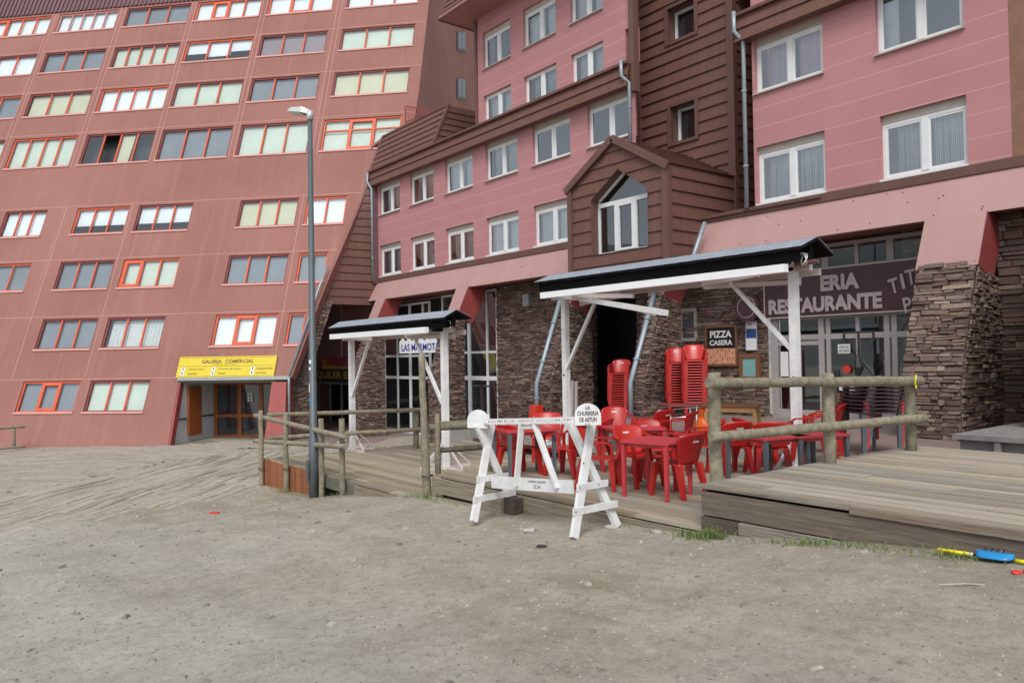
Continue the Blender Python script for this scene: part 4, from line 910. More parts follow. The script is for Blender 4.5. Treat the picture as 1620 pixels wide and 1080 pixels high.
# small lattice railing behind the mansard
m = MB(); y_ = 18.3; a, b = onY(641, 168, y_), onY(702, 178, y_); z0_ = b.z - 1.6
m.tube([a, b], .025, 6); m.tube([a, Vector((a.x, y_, z0_))], .03, 6); m.tube([Vector((a.x, y_, a.z - .75)), Vector((b.x, y_, a.z - .95))], .02, 6)
r = random.Random(2)
for i in range(16):
    t_ = i / 15; x = lerp(a.x, b.x, t_); zt = lerp(a.z, b.z, t_); m.tube([(x, y_, zt), (x + .25, y_ + .02, zt - .8)], .012, 5); m.tube([(x + .25, y_, zt), (x, y_ - .02, zt - .8)], .012, 5)
tag(m.build('roof_railing', 'dark_red_paint'), 'thin dark red metal railing on the flat roof beside the terracotta block', 'railing')
# ---------------- signs on the pink building ----------------
EX, EZ = Vector((1, 0, 0)), Vector((0, 0, 1))
sr = thing('restaurant_sign', 'long maroon restaurant sign with pale letters above the glazed entrance', 'sign', (-9.8, 17.4, 2.7))
YS = 17.42; c0 = onY(1211, 503, YS); x1 = -6.9; zb_, zt_ = c0.z, onY(1294.8, 427, YS).z
m = MB(); m.box((c0.x, YS, zb_), (x1, YS + .12, zt_)); m.build('panel', 'sign_maroon', sr)
m = MB(); m.box((c0.x, YS - .02, zb_ - .03), (x1, YS + .1, zb_ - .002)); m.box((c0.x, YS - .02, zt_ + .002), (x1, YS + .1, zt_ + .03)); m.box((c0.x - .03, YS - .02, zb_ - .03), (c0.x - .002, YS + .1, zt_ + .03)); m.build('rim', 'cream_box', sr)
m = MB()
def st(s_, xl, xr, yc, h, **k):
    a = onY(xl, yc, YS - .02); b = onY(xr, yc, YS - .02); text(m, s_, ((a.x + b.x) / 2, YS - .02, k.pop('z', a.z)), EX, EZ, b.x - a.x, h, **k)
zr1 = (onY(1297, 452, YS).z + onY(1358, 441, YS).z) / 2; zr2 = onY(1300, 482, YS).z
st('ERIA', 1298, 1360, 446, .38, bold=.05, z=onY(1328, 446, YS).z); st('RESTAURANTE', 1216, 1396, 480, .38, bold=.05, z=onY(1310, 480, YS).z)
for s_, x_, y_, h_, w_, a_ in (('T', 1414, 452, .34, .22, 12), ('I', 1428, 445, .34, .07, 10), ('T', 1441, 438, .34, .22, 8), ('P', 1436, 482, .34, .18, 10), ('A', 1449, 476, .34, .2, 8)):
    a = onY(x_, y_, YS - .02); e = Vector((math.cos(R(a_)), 0, math.sin(R(a_)))); u = Vector((-math.sin(R(a_)), 0, math.cos(R(a_)))); text(m, s_, a, e, u, w_, h_, bold=.02)
m.build('lettering', 'sign_letters', sr, fix=False)
# logo disc
m = MB(); c_ = onY(1182, 486, YS - .1); m.tube([c_ + Vector((0, .06, 0)), c_ - Vector((0, .04, 0))], .38, 24); lo = tag(m.build('round_sign', 'sign_maroon'), 'round dark red logo disc on the stone wall left of the restaurant sign', 'sign')
m = MB(); m.tube([c_ - Vector((0, .041, 0)), c_ - Vector((0, .046, 0))], .28, 24); m.build('logo_ring', 'sign_letters', lo); m = MB(); m.tube([c_ - Vector((0, .047, 0)), c_ - Vector((0, .052, 0))], .26, 24); m.build('logo_field', 'sign_maroon', lo)
# pizza sign
def framed(name, label, cat, x0, y0, x1, y1, Y, frame, body, fw=.05, th=.04):
    a = onY(x0, (y0 + y1) / 2, Y); b = onY(x1, (y0 + y1) / 2, Y); zt = onY((x0 + x1) / 2, y0, Y).z; zb2 = onY((x0 + x1) / 2, y1, Y).z
    t_ = thing(name, label, cat, ((a.x + b.x) / 2, Y, zb2)); mm = MB()
    mm.box((a.x, Y - th, zb2), (a.x + fw, Y, zt)); mm.box((b.x - fw, Y - th, zb2), (b.x, Y, zt)); mm.box((a.x + fw, Y - th, zb2), (b.x - fw, Y, zb2 + fw)); mm.box((a.x + fw, Y - th, zt - fw), (b.x - fw, Y, zt)); mm.build('frame', frame, t_)
    mm = MB(); mm.box((a.x + fw, Y - th * .5, zb2 + fw), (b.x - fw, Y - .001, zt - fw)); mm.build('panel', body, t_)
    return t_, a.x, b.x, zb2, zt
YW = YG - .06
pz, ax, bx_, zb2, zt2 = framed('pizza_sign', 'framed black pizza advert on the stone wall, pizza photo in its lower half', 'sign', 1117, 515, 1167, 579, YW, 'brown_wood', 'sign_black')
m = MB(); m.box((ax + .06, YW - .03, zb2 + .06), (bx_ - .06, YW - .021, zb2 + (zt2 - zb2) * .44)); m.build('picture', 'pizza_print', pz)
m = MB(); xc = (ax + bx_) / 2; text(m, 'PIZZA', (xc, YW - .022, zb2 + (zt2 - zb2) * .79), EX, EZ, (bx_ - ax) * .68, (zt2 - zb2) * .17, bold=.03); text(m, 'CASERA', (xc, YW - .022, zb2 + (zt2 - zb2) * .58), EX, EZ, (bx_ - ax) * .72, (zt2 - zb2) * .13, bold=.03); m.build('lettering', 'letter_white', pz, fix=False)
po, ax, bx_, zb2, zt2 = framed('notice_poster', 'narrow white and blue notice on the stone wall right of the pizza advert', 'poster', 1180, 508, 1198, 554, YW, 'cream_box', 'letter_white', .015, .02)
m = MB(); m.box((ax + .02, YW - .014, zb2 + (zt2 - zb2) * .42), (bx_ - .02, YW - .011, zb2 + (zt2 - zb2) * .74)); m.build('blue_field', 'sign_blue', po)
m = MB(); text(m, 'Agua', (lerp(ax, bx_, .38), YW - .012, zb2 + (zt2 - zb2) * .90), EX, EZ, (bx_ - ax) * .5, .06); m.build('heading', 'letter_black', po, fix=False); m = MB(); [m.box((ax + .04, YW - .0165, zb2 + (zt2 - zb2) * k), (bx_ - .05, YW - .0145, zb2 + (zt2 - zb2) * k + .015)) for k in (.5, .6, .67)]; m.build('lettering', 'letter_black', po, fix=False)
mn, ax, bx_, zb2, zt2 = framed('menu_case', 'wooden menu case with pale green glass on the stone wall below the notice', 'menu case', 1171, 559, 1204, 602, YW, 'brown_wood', 'glass_green', .11, .07)
# papers in the glazing
for (nm, lab, x0, y0, x1, y1, txt) in (('paper_sign', 'white handwritten bread notice taped inside the restaurant glass', 1326, 544, 1345, 559, ('VENTA', 'DE PAN')), ('paper_sheet', 'blank white sheet stuck at the foot of the restaurant glazing', 1328, 610, 1353, 617, ()), ('menu_sheet', 'tall white menu sheet in the narrow pane of the restaurant door', 1236, 556, 1247, 595, ())):
    a = onY(x0, y1, YG - .02); b = onY(x1, y0, YG - .02); m = MB(); m.box((a.x, YG - .03, a.z), (b.x, YG - .02, b.z)); o = tag(m.build(nm, 'letter_white'), lab, 'notice')
    if txt:
        m = MB()
        for i, s_ in enumerate(txt): text(m, s_, ((a.x + b.x) / 2, YG - .031, lerp(b.z, a.z, .3 + .42 * i)), EX, EZ, (b.x - a.x) * .8, abs(b.z - a.z) * .28)
        m.build('lettering', 'letter_black', o, fix=False)
a = onY(1340, 584, YG - .02); m = MB(); m.tube([a + Vector((0, .005, 0)), a - Vector((0, .012, 0))], .10, 10); tag(m.build('sticker', 'sign_red'), 'round red sticker on the restaurant glass below the bread notice', 'sticker')
# black stand with hanging keys in front of the glass
a = onY(1358, 527, YG - .35); m = MB(); m.box((a.x - .02, YG - .37, .15), (a.x + .02, YG - .33, a.z)); m.box((a.x - .36, YG - .37, a.z), (a.x + .36, YG - .33, a.z + .05)); m.box((a.x - .37, YG - .37, a.z - .18), (a.x - .33, YG - .33, a.z)); m.box((a.x + .33, YG - .37, a.z - .18), (a.x + .37, YG - .33, a.z)); m.box((a.x - .25, YG - .5, .15), (a.x + .25, YG - .2, .18))
m.tube([(a.x, YG - .42, 1.75), (a.x + .03, YG - .42, 1.45), (a.x, YG - .42, 1.25)], [.05, .12, .05], 8); tag(m.build('sign_stand', 'black_paint'), 'thin black T-shaped stand in front of the restaurant glazing', 'stand')
# marmot shop sign and ski hire signs
YM = 16.9; sm = thing('marmot_shop_sign', 'white jagged sign with blue letters hanging under the small canopy, before the glazed shop', 'sign', (-28.5, YM, 2.8))
a, b = onY(632, 559, YM), onY(690, 553, YM); zt_ = onY(640, 541, YM).z; r = random.Random(6); n_ = 12; top = [(lerp(b.x, a.x, i / n_), YM, zt_ + (.12 if i % 2 else 0) + r.uniform(-.03, .05)) for i in range(n_ + 1)]
m = MB(); m.prism([(a.x, YM, a.z), (b.x, YM, a.z)] + top, (0, .06, 0)); m.build('panel', 'letter_white', sm)
m = MB(); text(m, 'LAS MARMOTAS', ((a.x + b.x) / 2 + .32, YM - .002, (a.z + zt_) / 2), EX, EZ, (b.x - a.x) * 1.08, (zt_ - a.z) * .62, bold=.02); m.build('lettering', 'letter_blue', sm, fix=False)
YK = 17.3; sk = thing('ski_hire_sign', 'black sign with yellow letters under the red and yellow board of the ski hire shop', 'sign', (-38, YK, .8))
a, b = onY(485, 603, YK), onY(566, 583, YK); m = MB(); m.box((a.x, YK, a.z), (b.x, YK + .1, b.z)); m.build('panel', 'sign_black', sk)
m = MB(); c1, c2 = onY(488, 593, YK).x, onY(585, 590, YK).x; text(m, 'ALQUILER ESQUIS', ((c1 + c2) / 2, YK - .002, (a.z + b.z) / 2), EX, EZ, c2 - c1, .46, bold=.03); m.build('lettering', 'letter_yellow', sk, fix=False)
m = MB(); m.box((a.x, YK - .02, a.z - .1), (b.x, YK + .1, a.z - .003)); m.build('rail', 'grey_metal', sk)
sb = thing('ski_shop_board', 'red and yellow board above the yellow lettered ski hire sign', 'sign', (-37.5, YK, 1.5))
a, b = onY(511, 584, YK), onY(568, 565, YK); m = MB(); m.box((a.x, YK - .06, a.z + .02), (b.x, YK - .002, b.z)); m.build('panel', 'sign_red', sb)
m = MB(); m.box((a.x + .02, YK - .068, a.z + .03), (b.x - .02, YK - .062, a.z + (b.z - a.z) * .35)); m.box((a.x + .1, YK - .068, a.z + .25), (a.x + .55, YK - .062, b.z - .08)); m.build('yellow_field', 'letter_yellow', sb)
m = MB(); text(m, 'David', (lerp(a.x, b.x, .78), YK - .062, lerp(a.z, b.z, .72)), EX, EZ, 1.3, .22, bold=.02); text(m, 'Premium Deporte', (lerp(a.x, b.x, .68), YK - .069, lerp(a.z, b.z, .32)), EX, EZ, 2.4, .2, bold=.02); m.build('lettering', 'letter_blue', sb, fix=False)

# ================= CANOPIES =================
def canopy(name, label, xl, xr, y, zf, zt, re, ra, kind):
    """timber post canopy: pitched sheet roof, folded awning underneath"""
    t = thing(name, label, 'canopy', ((xl + xr) / 2, y, zf), 'white awning canopies on posts')
    for x in (xl, xr):
        m = MB(); m.box((x - .06, y - .06, zf), (x + .06, y + .06, zt)); p = m.build('post', 'white_paint', t)
        m = MB(); L = .60
        for sy in (-1, 1): m.bar((x, y + sy * .07, zf + L * .85), (x, y + sy * L, zf + .05), .035, .045, up=(1, 0, 0))
        if kind != 'big':
            for sx in (-1, 1): m.bar((x + sx * .07, y, zf + L * .8), (x + sx * L, y, zf + .05), .03, .04)
            m.bar((x - L, y, zf + .03), (x + L, y, zf + .03), .06, .05); 
        m.bar((x, y - L, zf + .03), (x, y + L, zf + .03), .06, .05, up=(1, 0, 0)); m.build('foot_brace', 'white_paint' if kind == 'big' else 'awning_pink_white', p)
        if kind == 'big':
            m = MB(); m.tube([(x - .0, y - .061, zf + 1.42), (x, y - .066, zf + 1.42)], .025, 8); m.build('bolt', 'black_paint', p)
    m = MB(); m.bar((xl + .04, y - .02, zf + (1.55 if kind == 'big' else 1.35)), (xl + 1.0, y - .02, zt - .08), .06, .06); m.build('diagonal_brace', 'white_paint', t); m = MB(); m.bar((xr - .04, y - .02, zf + (1.85 if kind == 'big' else 1.3)), (xr - 1.15, y - .02, zt - .08), .06, .06)
    m.build('diagonal_brace', 'white_paint', t)
    m = MB(); m.bar((xl - .3, y, zt + .03), (xr + .3, y, zt + .03), .1, .1); m.bar((xl - .3, y + .35, zt - .02), (xr + .25, y + .35, zt - .02), .06, .1); m.build('beam', 'awning_pink_white', t)
    # roof: two pitches of profiled sheet
    (ey0, ez0), (ry, rz), (ey1, ez1) = re; x0, x1 = ra
    m = MB(); n = 40; th = .02
    for (ya, za_, yb, zb_) in ((ey0, ez0, ry, rz), (ry, rz, ey1, ez1)):
        for i in range(n):
            xa, xb = lerp(x0, x1, i / n), lerp(x0, x1, (i + 1) / n); d = .002 if i % 2 else 0
            m.face([(xa, ya, za_ + d), (xb, ya, za_ + d), (xb, yb, zb_ + d), (xa, yb, zb_ + d)]); m.face([(xb, ya, za_), (xb, ya, za_ + .008), (xb, yb, zb_ + .008), (xb, yb, zb_)])
    m.build('roof_sheet', 'roof_sheet', t, fix=False)
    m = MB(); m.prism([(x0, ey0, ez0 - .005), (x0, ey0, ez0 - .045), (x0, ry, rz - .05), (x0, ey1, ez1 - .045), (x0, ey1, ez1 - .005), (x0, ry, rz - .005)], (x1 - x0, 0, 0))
    m.box((x0 + .05, ey0 + .10, ez0 - .20), (x1 - .1, ey0 + .14, ez0 - .02)); m.box((x0 + .1, ry - .05, zt + .085), (x1 - .1, ry + .05, rz - .06))  # black front panel added in place of the shadow below the eave
    m.build('roof_boarding', 'roof_under_shade', t)
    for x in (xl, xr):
        m = MB(); m.bar((x, ey0 + .07, ez0 - .06), (x, ry, rz - .1), .06, .08); m.bar((x, ey1 - .07, ez1 - .06), (x, ry, rz - .1), .06, .08); m.bar((x, ey0 + .07, zt + .04), (x, ey1 - .07, zt + .04), .06, .08); m.build('rafter', 'roof_under_shade', t)
    # awning cassette and folded arms
    a = thing('retracted_awning', 'white awning cassette with folded arms under the ' + ('large canopy over the red tables' if kind == 'big' else 'small canopy by the lamp post'), 'awning', ((xl + xr) / 2, ey0, zt), 'retracted awnings')
    m = MB(); cy = ey0 - .02; cz = (zt - .03) if kind == 'big' else zt + .02; m.box((x0 + .35, cy - .10, cz - .05), (xr + (.28 if kind == 'big' else 0), cy, cz + .07)); c = m.build('front_bar', 'awning_white', a)
    Lt = xr - xl
    for i, (xa, ya, xb, yb, dz) in enumerate(((xl + .2, cy + .05, xl + Lt * .33, y - .2, -.06), (xl + Lt * .33, y - .2, xl + .25, y + .25, -.12), (xr - .3, cy + .1, xr - Lt * .3, y - .15, -.02), (xr - Lt * .3, y - .15, xr - .1, y + .3, -.10))):
        m = MB(); m.bar((xa, ya, cz + dz), (xb, yb, cz + dz - .02), .06, .07); m.tube([(xb, yb, cz + dz - .07), (xb, yb, cz + dz + .05)], .05, 8); m.build('folding_arm', 'awning_pink_white', a)
    m = MB(); m.tube([(xl - .2, y + .18, zt + .10), (xr + .1, y + .18, zt + .10)], .07, 10); m.build('fabric_roll', 'awning_pink_white', a, smooth=True)
    for k in range(2):   # coils of white line at the right end
        m = MB(); cx = xr + .12 + .22 * k; pts = [(cx + .06 * math.sin(q * .7), ey0 + .3 + .05 * math.cos(q * .9), zt + .13 + .09 * math.cos(q * .7)) for q in range(20)]; m.tube(pts, .014, 5); m.build('winding_gear', 'white_paint', a, smooth=True)
    m = MB(); m.tube([(xr + .0, ey0 + .35, zt + .08), (xr + .55, ey0 + .35, zt + .08)], .035, 8); m.build('crank_box', 'brown_trim', a)
    return t, a
cbig, abig = canopy('canopy', 'large white post canopy with blue grey roof over the red terrace tables', -12.0, -6.69, 10.84, 0, 3.08, ((10.28, 3.37), (10.72, 3.54), (11.16, 3.32)), (-12.35, -6.2), 'big')
# the left post of the large canopy stands on the lower walkway
m = MB(); m.box((-12.055, 10.785, -.45), (-11.945, 10.895, .001)); m.build('post_foot', 'white_paint', cbig)
csm, asm = canopy('canopy', 'small white post canopy with blue grey roof between the lamp post and the glazed shop', -17.51, -13.29, 8.65, -.45, 2.36, ((8.3, 2.62), (8.6, 2.78), (8.95, 2.64)), (-18.1, -12.75), 'small')
# swung out awning arm under the large canopy
m = MB(); a, b = onY(905, 470, 10.6), onY(1054, 495, 9.9); m.bar(a, b, .09, .09); m.bar(onY(965, 478, 10.5), onY(1035, 497, 10.1), .05, .05); m.build('swung_arm', 'white_paint', abig)
m = MB(); a, b = onY(906, 468, 10.35), onY(1003, 468, 10.6); m.bar(a, b, .07, .08); m.build('folded_arm', 'awning_pink_white', abig)

# ================= STREET LAMP =================
sl = thing('street_lamp', 'tall grey tapered lamp post standing at the corner of the log fence', 'street lamp', (-14.42, 6.28, -.98))
m = MB(); x, y = -14.42, 6.28; m.tube([(x, y, -1.1), (x, y, .25), (x, y, .27), (x, y, 6.66)], [.10, .095, .078, .045], 14); m.build('pole', 'lamp_grey', sl, smooth=True)
m = MB(); m.tube([(x, y, 6.6), (x, y, 6.78)], .07, 10); hx = ray(494, 175); d_ = Vector((-.62, -.78, 0)); a = Vector((x, y, 6.88)); b = onY(468, 165, 6.0)
e = (Vector((b.x, b.y, 0)) - Vector((x, y, 0))); e = Vector((-.617, -.787, 0)).normalized(); e = (e * .6 + Vector((-.617, .2, 0)) * .4).normalized()
pn = e.cross(Vector((0, 0, 1))).normalized()
def hd(u, w, z): return a + e * u * .7 + pn * w * .8 + Vector((0, 0, z * .85 - .14 + u * .12))
m.build('collar', 'lamp_head', sl, smooth=True)
m = MB(); prof = [(-.06, .05, .05), (.08, .09, .09), (.2, .15, .12), (.55, .15, .09), (.68, .10, .05)]
for (u0, w0, h0), (u1, w1, h1) in zip(prof, prof[1:]): m.hexa([hd(u0, -w0, -.02), hd(u0, w0, -.02), hd(u1, w1, -.02), hd(u1, -w1, -.02), hd(u0, -w0 * .7, h0), hd(u0, w0 * .7, h0), hd(u1, w1 * .7, h1), hd(u1, -w1 * .7, h1)])
m.build('lamp_head', 'lamp_head', sl)
m = MB(); m.hexa([hd(.22, -.11, -.05), hd(.22, .11, -.05), hd(.56, .11, -.05), hd(.56, -.11, -.05), hd(.22, -.13, -.022), hd(.22, .13, -.022), hd(.56, .13, -.022), hd(.56, -.13, -.022)]); m.build('lens', 'lamp_glass', sl)
m = MB(); m.box((x - .05, y - .142, -.55), (x + .05, y - .13, -.15)); m.build('access_door', 'lamp_grey', sl)
def sticker(z0, z1, w, mt):
    m = MB(); rr = lerp(.078, .045, (z0 - .27) / 6.48) + .003; n = 5; vs = []
    for i in range(n + 1):
        an = R(-105) + R(w) * i / n; vs += [(x + rr * math.cos(an), y + rr * math.sin(an), z0), (x + rr * math.cos(an), y + rr * math.sin(an), z1)]
    m.idx(vs, [(2 * i, 2 * i + 2, 2 * i + 3, 2 * i + 1) for i in range(n)]); m.build('sticker', mt, sl, fix=False)
sticker(1.75, 1.82, 60, 'letter_white'); sticker(1.62, 1.68, 50, 'letter_white'); sticker(1.18, 1.36, 30, 'letter_white'); sticker(1.0, 1.06, 70, 'blue_plastic')

# ================= LOG RAILINGS =================
LW = [(.24, .215, .155), (.27, .24, .175), (.20, .185, .135)]
def log(t, name, p, q, r0, r1=None, seed=0, n=10):
    r = random.Random(seed); p, q = Vector(p), Vector(q); r1 = r1 or r0; m = MB(); m.col = r.choice(LW)
    K = max(3, int((q - p).length / .25)); pts = []; rs = []
    for i in range(K + 1):
        t_ = i / K; pts.append(lerp(p, q, t_) + Vector((r.uniform(-1, 1), r.uniform(-1, 1), r.uniform(-1, 1))) * (r0 * .09 if 0 < i < K else 0)); rs.append(lerp(r0, r1, t_) * r.uniform(.95, 1.05))
    pts = [pts[0] + (pts[0] - pts[1]).normalized() * .012] + pts + [pts[-1] + (pts[-1] - pts[-2]).normalized() * .012]; rs = [rs[0] * .8] + rs + [rs[-1] * .8]
    m.tube(pts, rs, n); o = m.build(name, 'log_wood', t)
    for p_ in o.data.polygons: p_.use_smooth = len(p_.vertices) == 4
    return o
g_r = 'log railings along the decks'
# corner railing by the lamp
rc_ = thing('log_railing', 'short log railing by the lamp post with four posts above the reddish plank skirting', 'railing', (-15.4, 6.35, -.9), g_r)
for i, (px_, y0, y1) in enumerate(((413.5, 650, 769), (453, 657, 776), (509, 663, 783), (542, 663, 781))):
    a, b = onY(px_, y1, 6.33), onY(px_, y0, 6.33); log(rc_, 'post', (a.x, 6.33, G(a.x, 6.3) - .15), (a.x, 6.33, b.z), .058, .054, i)
log(rc_, 'rail', onY(404, 657, 6.44), onY(546, 691, 6.22), .054, .05, 11); log(rc_, 'rail', onY(403, 697, 6.46), onY(546, 706, 6.22), .054, .05, 12)
m = MB()
for px_ in (413.5, 453):
    a = onY(px_, 741, 6.33)
    m.tube([(a.x + .082 * math.cos(k * .785), 6.33 + .082 * math.sin(k * .785), a.z) for k in range(9)], .008, 5)
m.build('wire_tie', 'black_paint', rc_)
# railing going back from the corner post
rb = thing('log_railing', 'weathered log railing running back from the corner post behind the lamp', 'railing', (-17.2, 8.2, -.45), g_r)
e1 = onZ(658, 709, -.45); log(rb, 'post', (e1.x, e1.y, -.47), (e1.x + .03, e1.y, onY(659, 650, e1.y).z), .075, .07, 21)
A1 = onY(420, 656, 6.5); B1 = onY(663, 648, e1.y); log(rb, 'rail', (-17.5, 6.5, A1.z), (B1.x, e1.y + .05, B1.z), .048, .055, 22)
A2 = onY(420, 692, 6.5); B2 = onY(663, 679, e1.y); log(rb, 'rail', (-17.5, 6.5, A2.z), (B2.x, e1.y + .05, B2.z), .048, .055, 23)
# tall leaning pole and the rails behind the barrier
rt = thing('log_railing', 'log railing behind the white barrier with one tall leaning pole', 'railing', (-10.3, 6.4, -.4), g_r)
a, b = onY(676, 786, 6.36), onY(667, 563, 6.36); log(rt, 'tall_post', (a.x, 6.36, -.5), (b.x, 6.36, b.z), .072, .052, 31)
a, b = onZ(689, 747, 0), None; px_ = a; log(rt, 'post', (px_.x, 6.62, -.02), (px_.x, 6.62, onY(687, 656, 6.62).z), .05, .045, 32)
a, b = onY(679, 676, 6.5), onY(757, 672, 7.4); log(rt, 'rail', a, b, .055, .06, 33)
a, b = onY(690, 669, 6.75), onY(760, 667, 7.6); log(rt, 'rail', a, b, .03, .035, 34)
a, b = onY(692, 712, 6.75), onY(775, 706, 7.8); log(rt, 'rail', a, b, .045, .05, 35)
b = onZ(773, 745, 0); log(rt, 'post', (b.x, b.y, 0), (b.x, b.y, onY(771, 662, b.y).z), .055, .05, 36)
m = MB(); a = onY(676, 752, 6.36); m.tube([(a.x + .092 * math.cos(k * .785), 6.36 + .092 * math.sin(k * .785), a.z) for k in range(9)], .01, 5); m.build('wire_tie', 'black_paint', rt)
# thick railing on the raised platform
rp_ = thing('log_railing', 'thick lichen spotted log railing on the raised platform at the right', 'railing', (-5.1, 8.5, .46), g_r)
for i, (px_, pyf, ytop) in enumerate(((1133, 757, 591), (1313, 732, 592), (1442, 712, 596))):
    q = onZ(px_, pyf, .46); X0, Y0 = q.x, q.y
    zt_ = onY(px_ - 2, ytop, Y0).z; log(rp_, 'post', (X0, Y0, -.02 if i == 0 else .44), (X0 - .0, Y0, zt_), .074, .068, 40 + i)
f0, f1 = onZ(1133, 757, .46).x + .115, onZ(1442, 712, .46).x + .115
log(rp_, 'rail', onX(1121, 606, f0), onX(1456, 602, f1), .056, .068, 51); log(rp_, 'rail', onX(1127, 691, f0), onX(1462, 661, f1), .052, .064, 52)
m = MB(); a = onX(1449, 600, f1 + .075); m.tube([(a.x + .005 * math.sin(k), a.y - .01 + .01 * math.cos(k), a.z + .06 - k * .025) for k in range(8)], .01, 5); m.build('yellow_string', 'yellow_plastic', rp_)
# far fence at the left edge
rf = thing('log_railing', 'low log fence at the left edge in front of the terracotta wall', 'railing', (-37, 2.5, -1.6), g_r)
a, b = onZ(22, 708, -1.6), onZ(-60, 716, -1.55); zt_ = 1.8 + (a - CAM).length * 0 ; top = onY(22, 675, a.y); log(rf, 'post', a, (a.x, a.y, top.z), .07, .065, 61); log(rf, 'post', b, (b.x, b.y, top.z), .07, .065, 62)
c_ = onY(39, 675, a.y + .35); d_ = (b - a); log(rf, 'rail', (c_.x, c_.y, top.z), a + d_ * 1.1 + Vector((0, 0, top.z + 1.58)), .05, .05, 63); log(rf, 'rail', (c_.x, c_.y, top.z - .82), a + d_ * 1.1 + Vector((0, 0, top.z + .76)), .05, .05, 64)

# ================= WHITE BARRIER =================
BX = [Vector((-6.10, 5.62, G(-6.1, 5.62))), Vector((-6.17, 6.28, G(-6.17, 6.28))), Vector((-8.02, 5.62, G(-8.0, 5.6))), Vector((-8.06, 6.28, G(-8.1, 6.3)))]
wb = thing('barrier', 'white wooden sawhorse barrier with a rounded lettered head before the red tables', 'barrier', (-7.1, 5.95, -.2))
zt = onY(912, 662, 5.95).z
def P3(px_, py, Y): return onY(px_, py, Y)
m1 = MB()
# crossed end legs: A front right, D back right, B front left, C back left
ra, rd_ = P3(905, 850, 5.58), P3(979, 833, 6.30); ta, td = P3(934, 664, 6.12), P3(903, 668, 5.84)
lb_, lc_ = P3(747, 824, 5.58), P3(817, 808, 6.42); tb, tc = P3(776, 668, 6.12), P3(757, 672, 5.84)
for nm_, p, q in (('leg', ra, ta), ('leg', rd_, td), ('leg', lb_, tb), ('leg', lc_, tc)):
    m = MB(); off = Vector((.03 if nm_ and p in (ra, lb_) else -.02, 0, 0)); m.bar(p + off, q + off, .05, .095, up=(0, -1, .3)); m.build('leg', 'white_paint', wb)
for (p, q, u, v) in ((ra, ta, rd_, td), (lb_, tb, lc_, tc)):
    for k in (.22, .42):
        m = MB(); a, b = lerp(p, q, k), lerp(u, v, k); e = (b - a).normalized() * .09; m.bar(a - e + Vector((.05, 0, 0)), b + e + Vector((.05, 0, 0)), .03, .075); m.build('cross_tie', 'white_paint', wb)
tl, tr = P3(757, 666, 5.95), P3(945, 662, 5.95)
m = MB()
m.bar(tl, tr, .11, .05); m.bar(tl + Vector((0, -.05, -.035)), tr + Vector((-.05, -.05, -.03)), .03, .04)
m.cur = 1; r = random.Random(3); cells = 46
for i in range(cells):   # bare patches where the paint has flaked
    u = i / cells; c_ = lerp(tl, tr, u); m.box(c_ + Vector((0, -.057, -.018 + r.uniform(-.004, .004))), c_ + Vector((r.uniform(.012, .04), -.0555, r.uniform(-.008, .006))))
    m.box(c_ + Vector((.01, -.0675, -.052)), c_ + Vector((r.uniform(.02, .045), -.0655, r.uniform(-.046, -.036))))
m.build('top_rail', ['white_paint', 'brown_wood'], wb)
bl_, br_ = lerp(lb_, tb, .33), lerp(ra, ta, .33); bl_ = (bl_ + lerp(lc_, tc, .33)) / 2; br_ = (br_ + lerp(rd_, td, .33)) / 2
zz = (P3(800, 762, 5.95).z + P3(880, 769, 5.95).z) / 2; bl_, br_ = P3(779, 762, 5.95), P3(906, 770, 5.93)
m = MB(); m.bar(bl_, br_, .035, .15); m.build('lower_board', 'white_paint', wb)
for (x0, y0, x1, y1) in ((825, 671, 817, 768), (846, 671, 882, 772)):
    a, b = P3(x0, y0, 5.90), P3(x1, y1, 5.90); m = MB(); m.bar(a, b, .03, .075, up=(1, 0, 0) if 0 else (0, -1, 0)); m.build('strut', 'white_paint', wb)
m = MB(); a, b = P3(822, 674, 5.92), P3(850, 674, 5.92); m.bar(a, b, .03, .06); m.build('strut_tie', 'white_paint', wb)
# rounded heads, facing right (camera side)
nrm_ = Vector((.617 * .2 + .787 * .8, -.617 * .8 - .0, 0)).normalized(); ax_ = Vector((0, 0, 1)).cross(nrm_).normalized()
def head(c, rad, h, tilt=0, n=14):
    m = MB(); ring = [c + ax_ * (rad * math.cos(math.pi * k / n)) + Vector((0, 0, rad * .95 * math.sin(math.pi * k / n))) for k in range(n + 1)] + [c - ax_ * rad - Vector((0, 0, h)), c + ax_ * rad - Vector((0, 0, h))]
    m.prism([p + nrm_ * .08 for p in ring], -nrm_ * .035); return m
cR = P3(928, 657, 5.86); cL = P3(759, 664, 5.9)
hR = head(cR, .145, .10).build('rounded_head', 'white_paint', wb)
nrm_s = nrm_; nrm_ = Vector((.55, -.83, 0)).normalized(); ax_s = ax_; ax_ = Vector((0, 0, 1)).cross(nrm_).normalized()
hL = head(cL, .145, .10).build('rounded_head', 'white_paint', wb); m = MB(); m.obox(cL + ax_ * .10 + nrm_ * .081 - Vector((0, 0, .03)), ax_ * .07, nrm_ * .03, (0, 0, .11)); m.build('block', 'white_paint', hL)
nrm_, ax_ = nrm_s, ax_s
m = MB(); o_ = cR + nrm_ * .081
text(m, 'LA', o_ + Vector((0, 0, .092)), ax_, EZ, .05, .04, bold=.02, depth=.002); text(m, 'CHURRERIA', o_ + Vector((0, 0, .03)), ax_, EZ, .235, .048, bold=.02, depth=.002); text(m, 'DE ASTUN', o_ + Vector((0, 0, -.038)), ax_, EZ, .19, .048, bold=.02, depth=.002); text(m, 'E.S.', o_ + Vector((0, 0, -.09)), ax_, EZ, .06, .022, depth=.002)
m.build('lettering', 'letter_black', hR, fix=False)
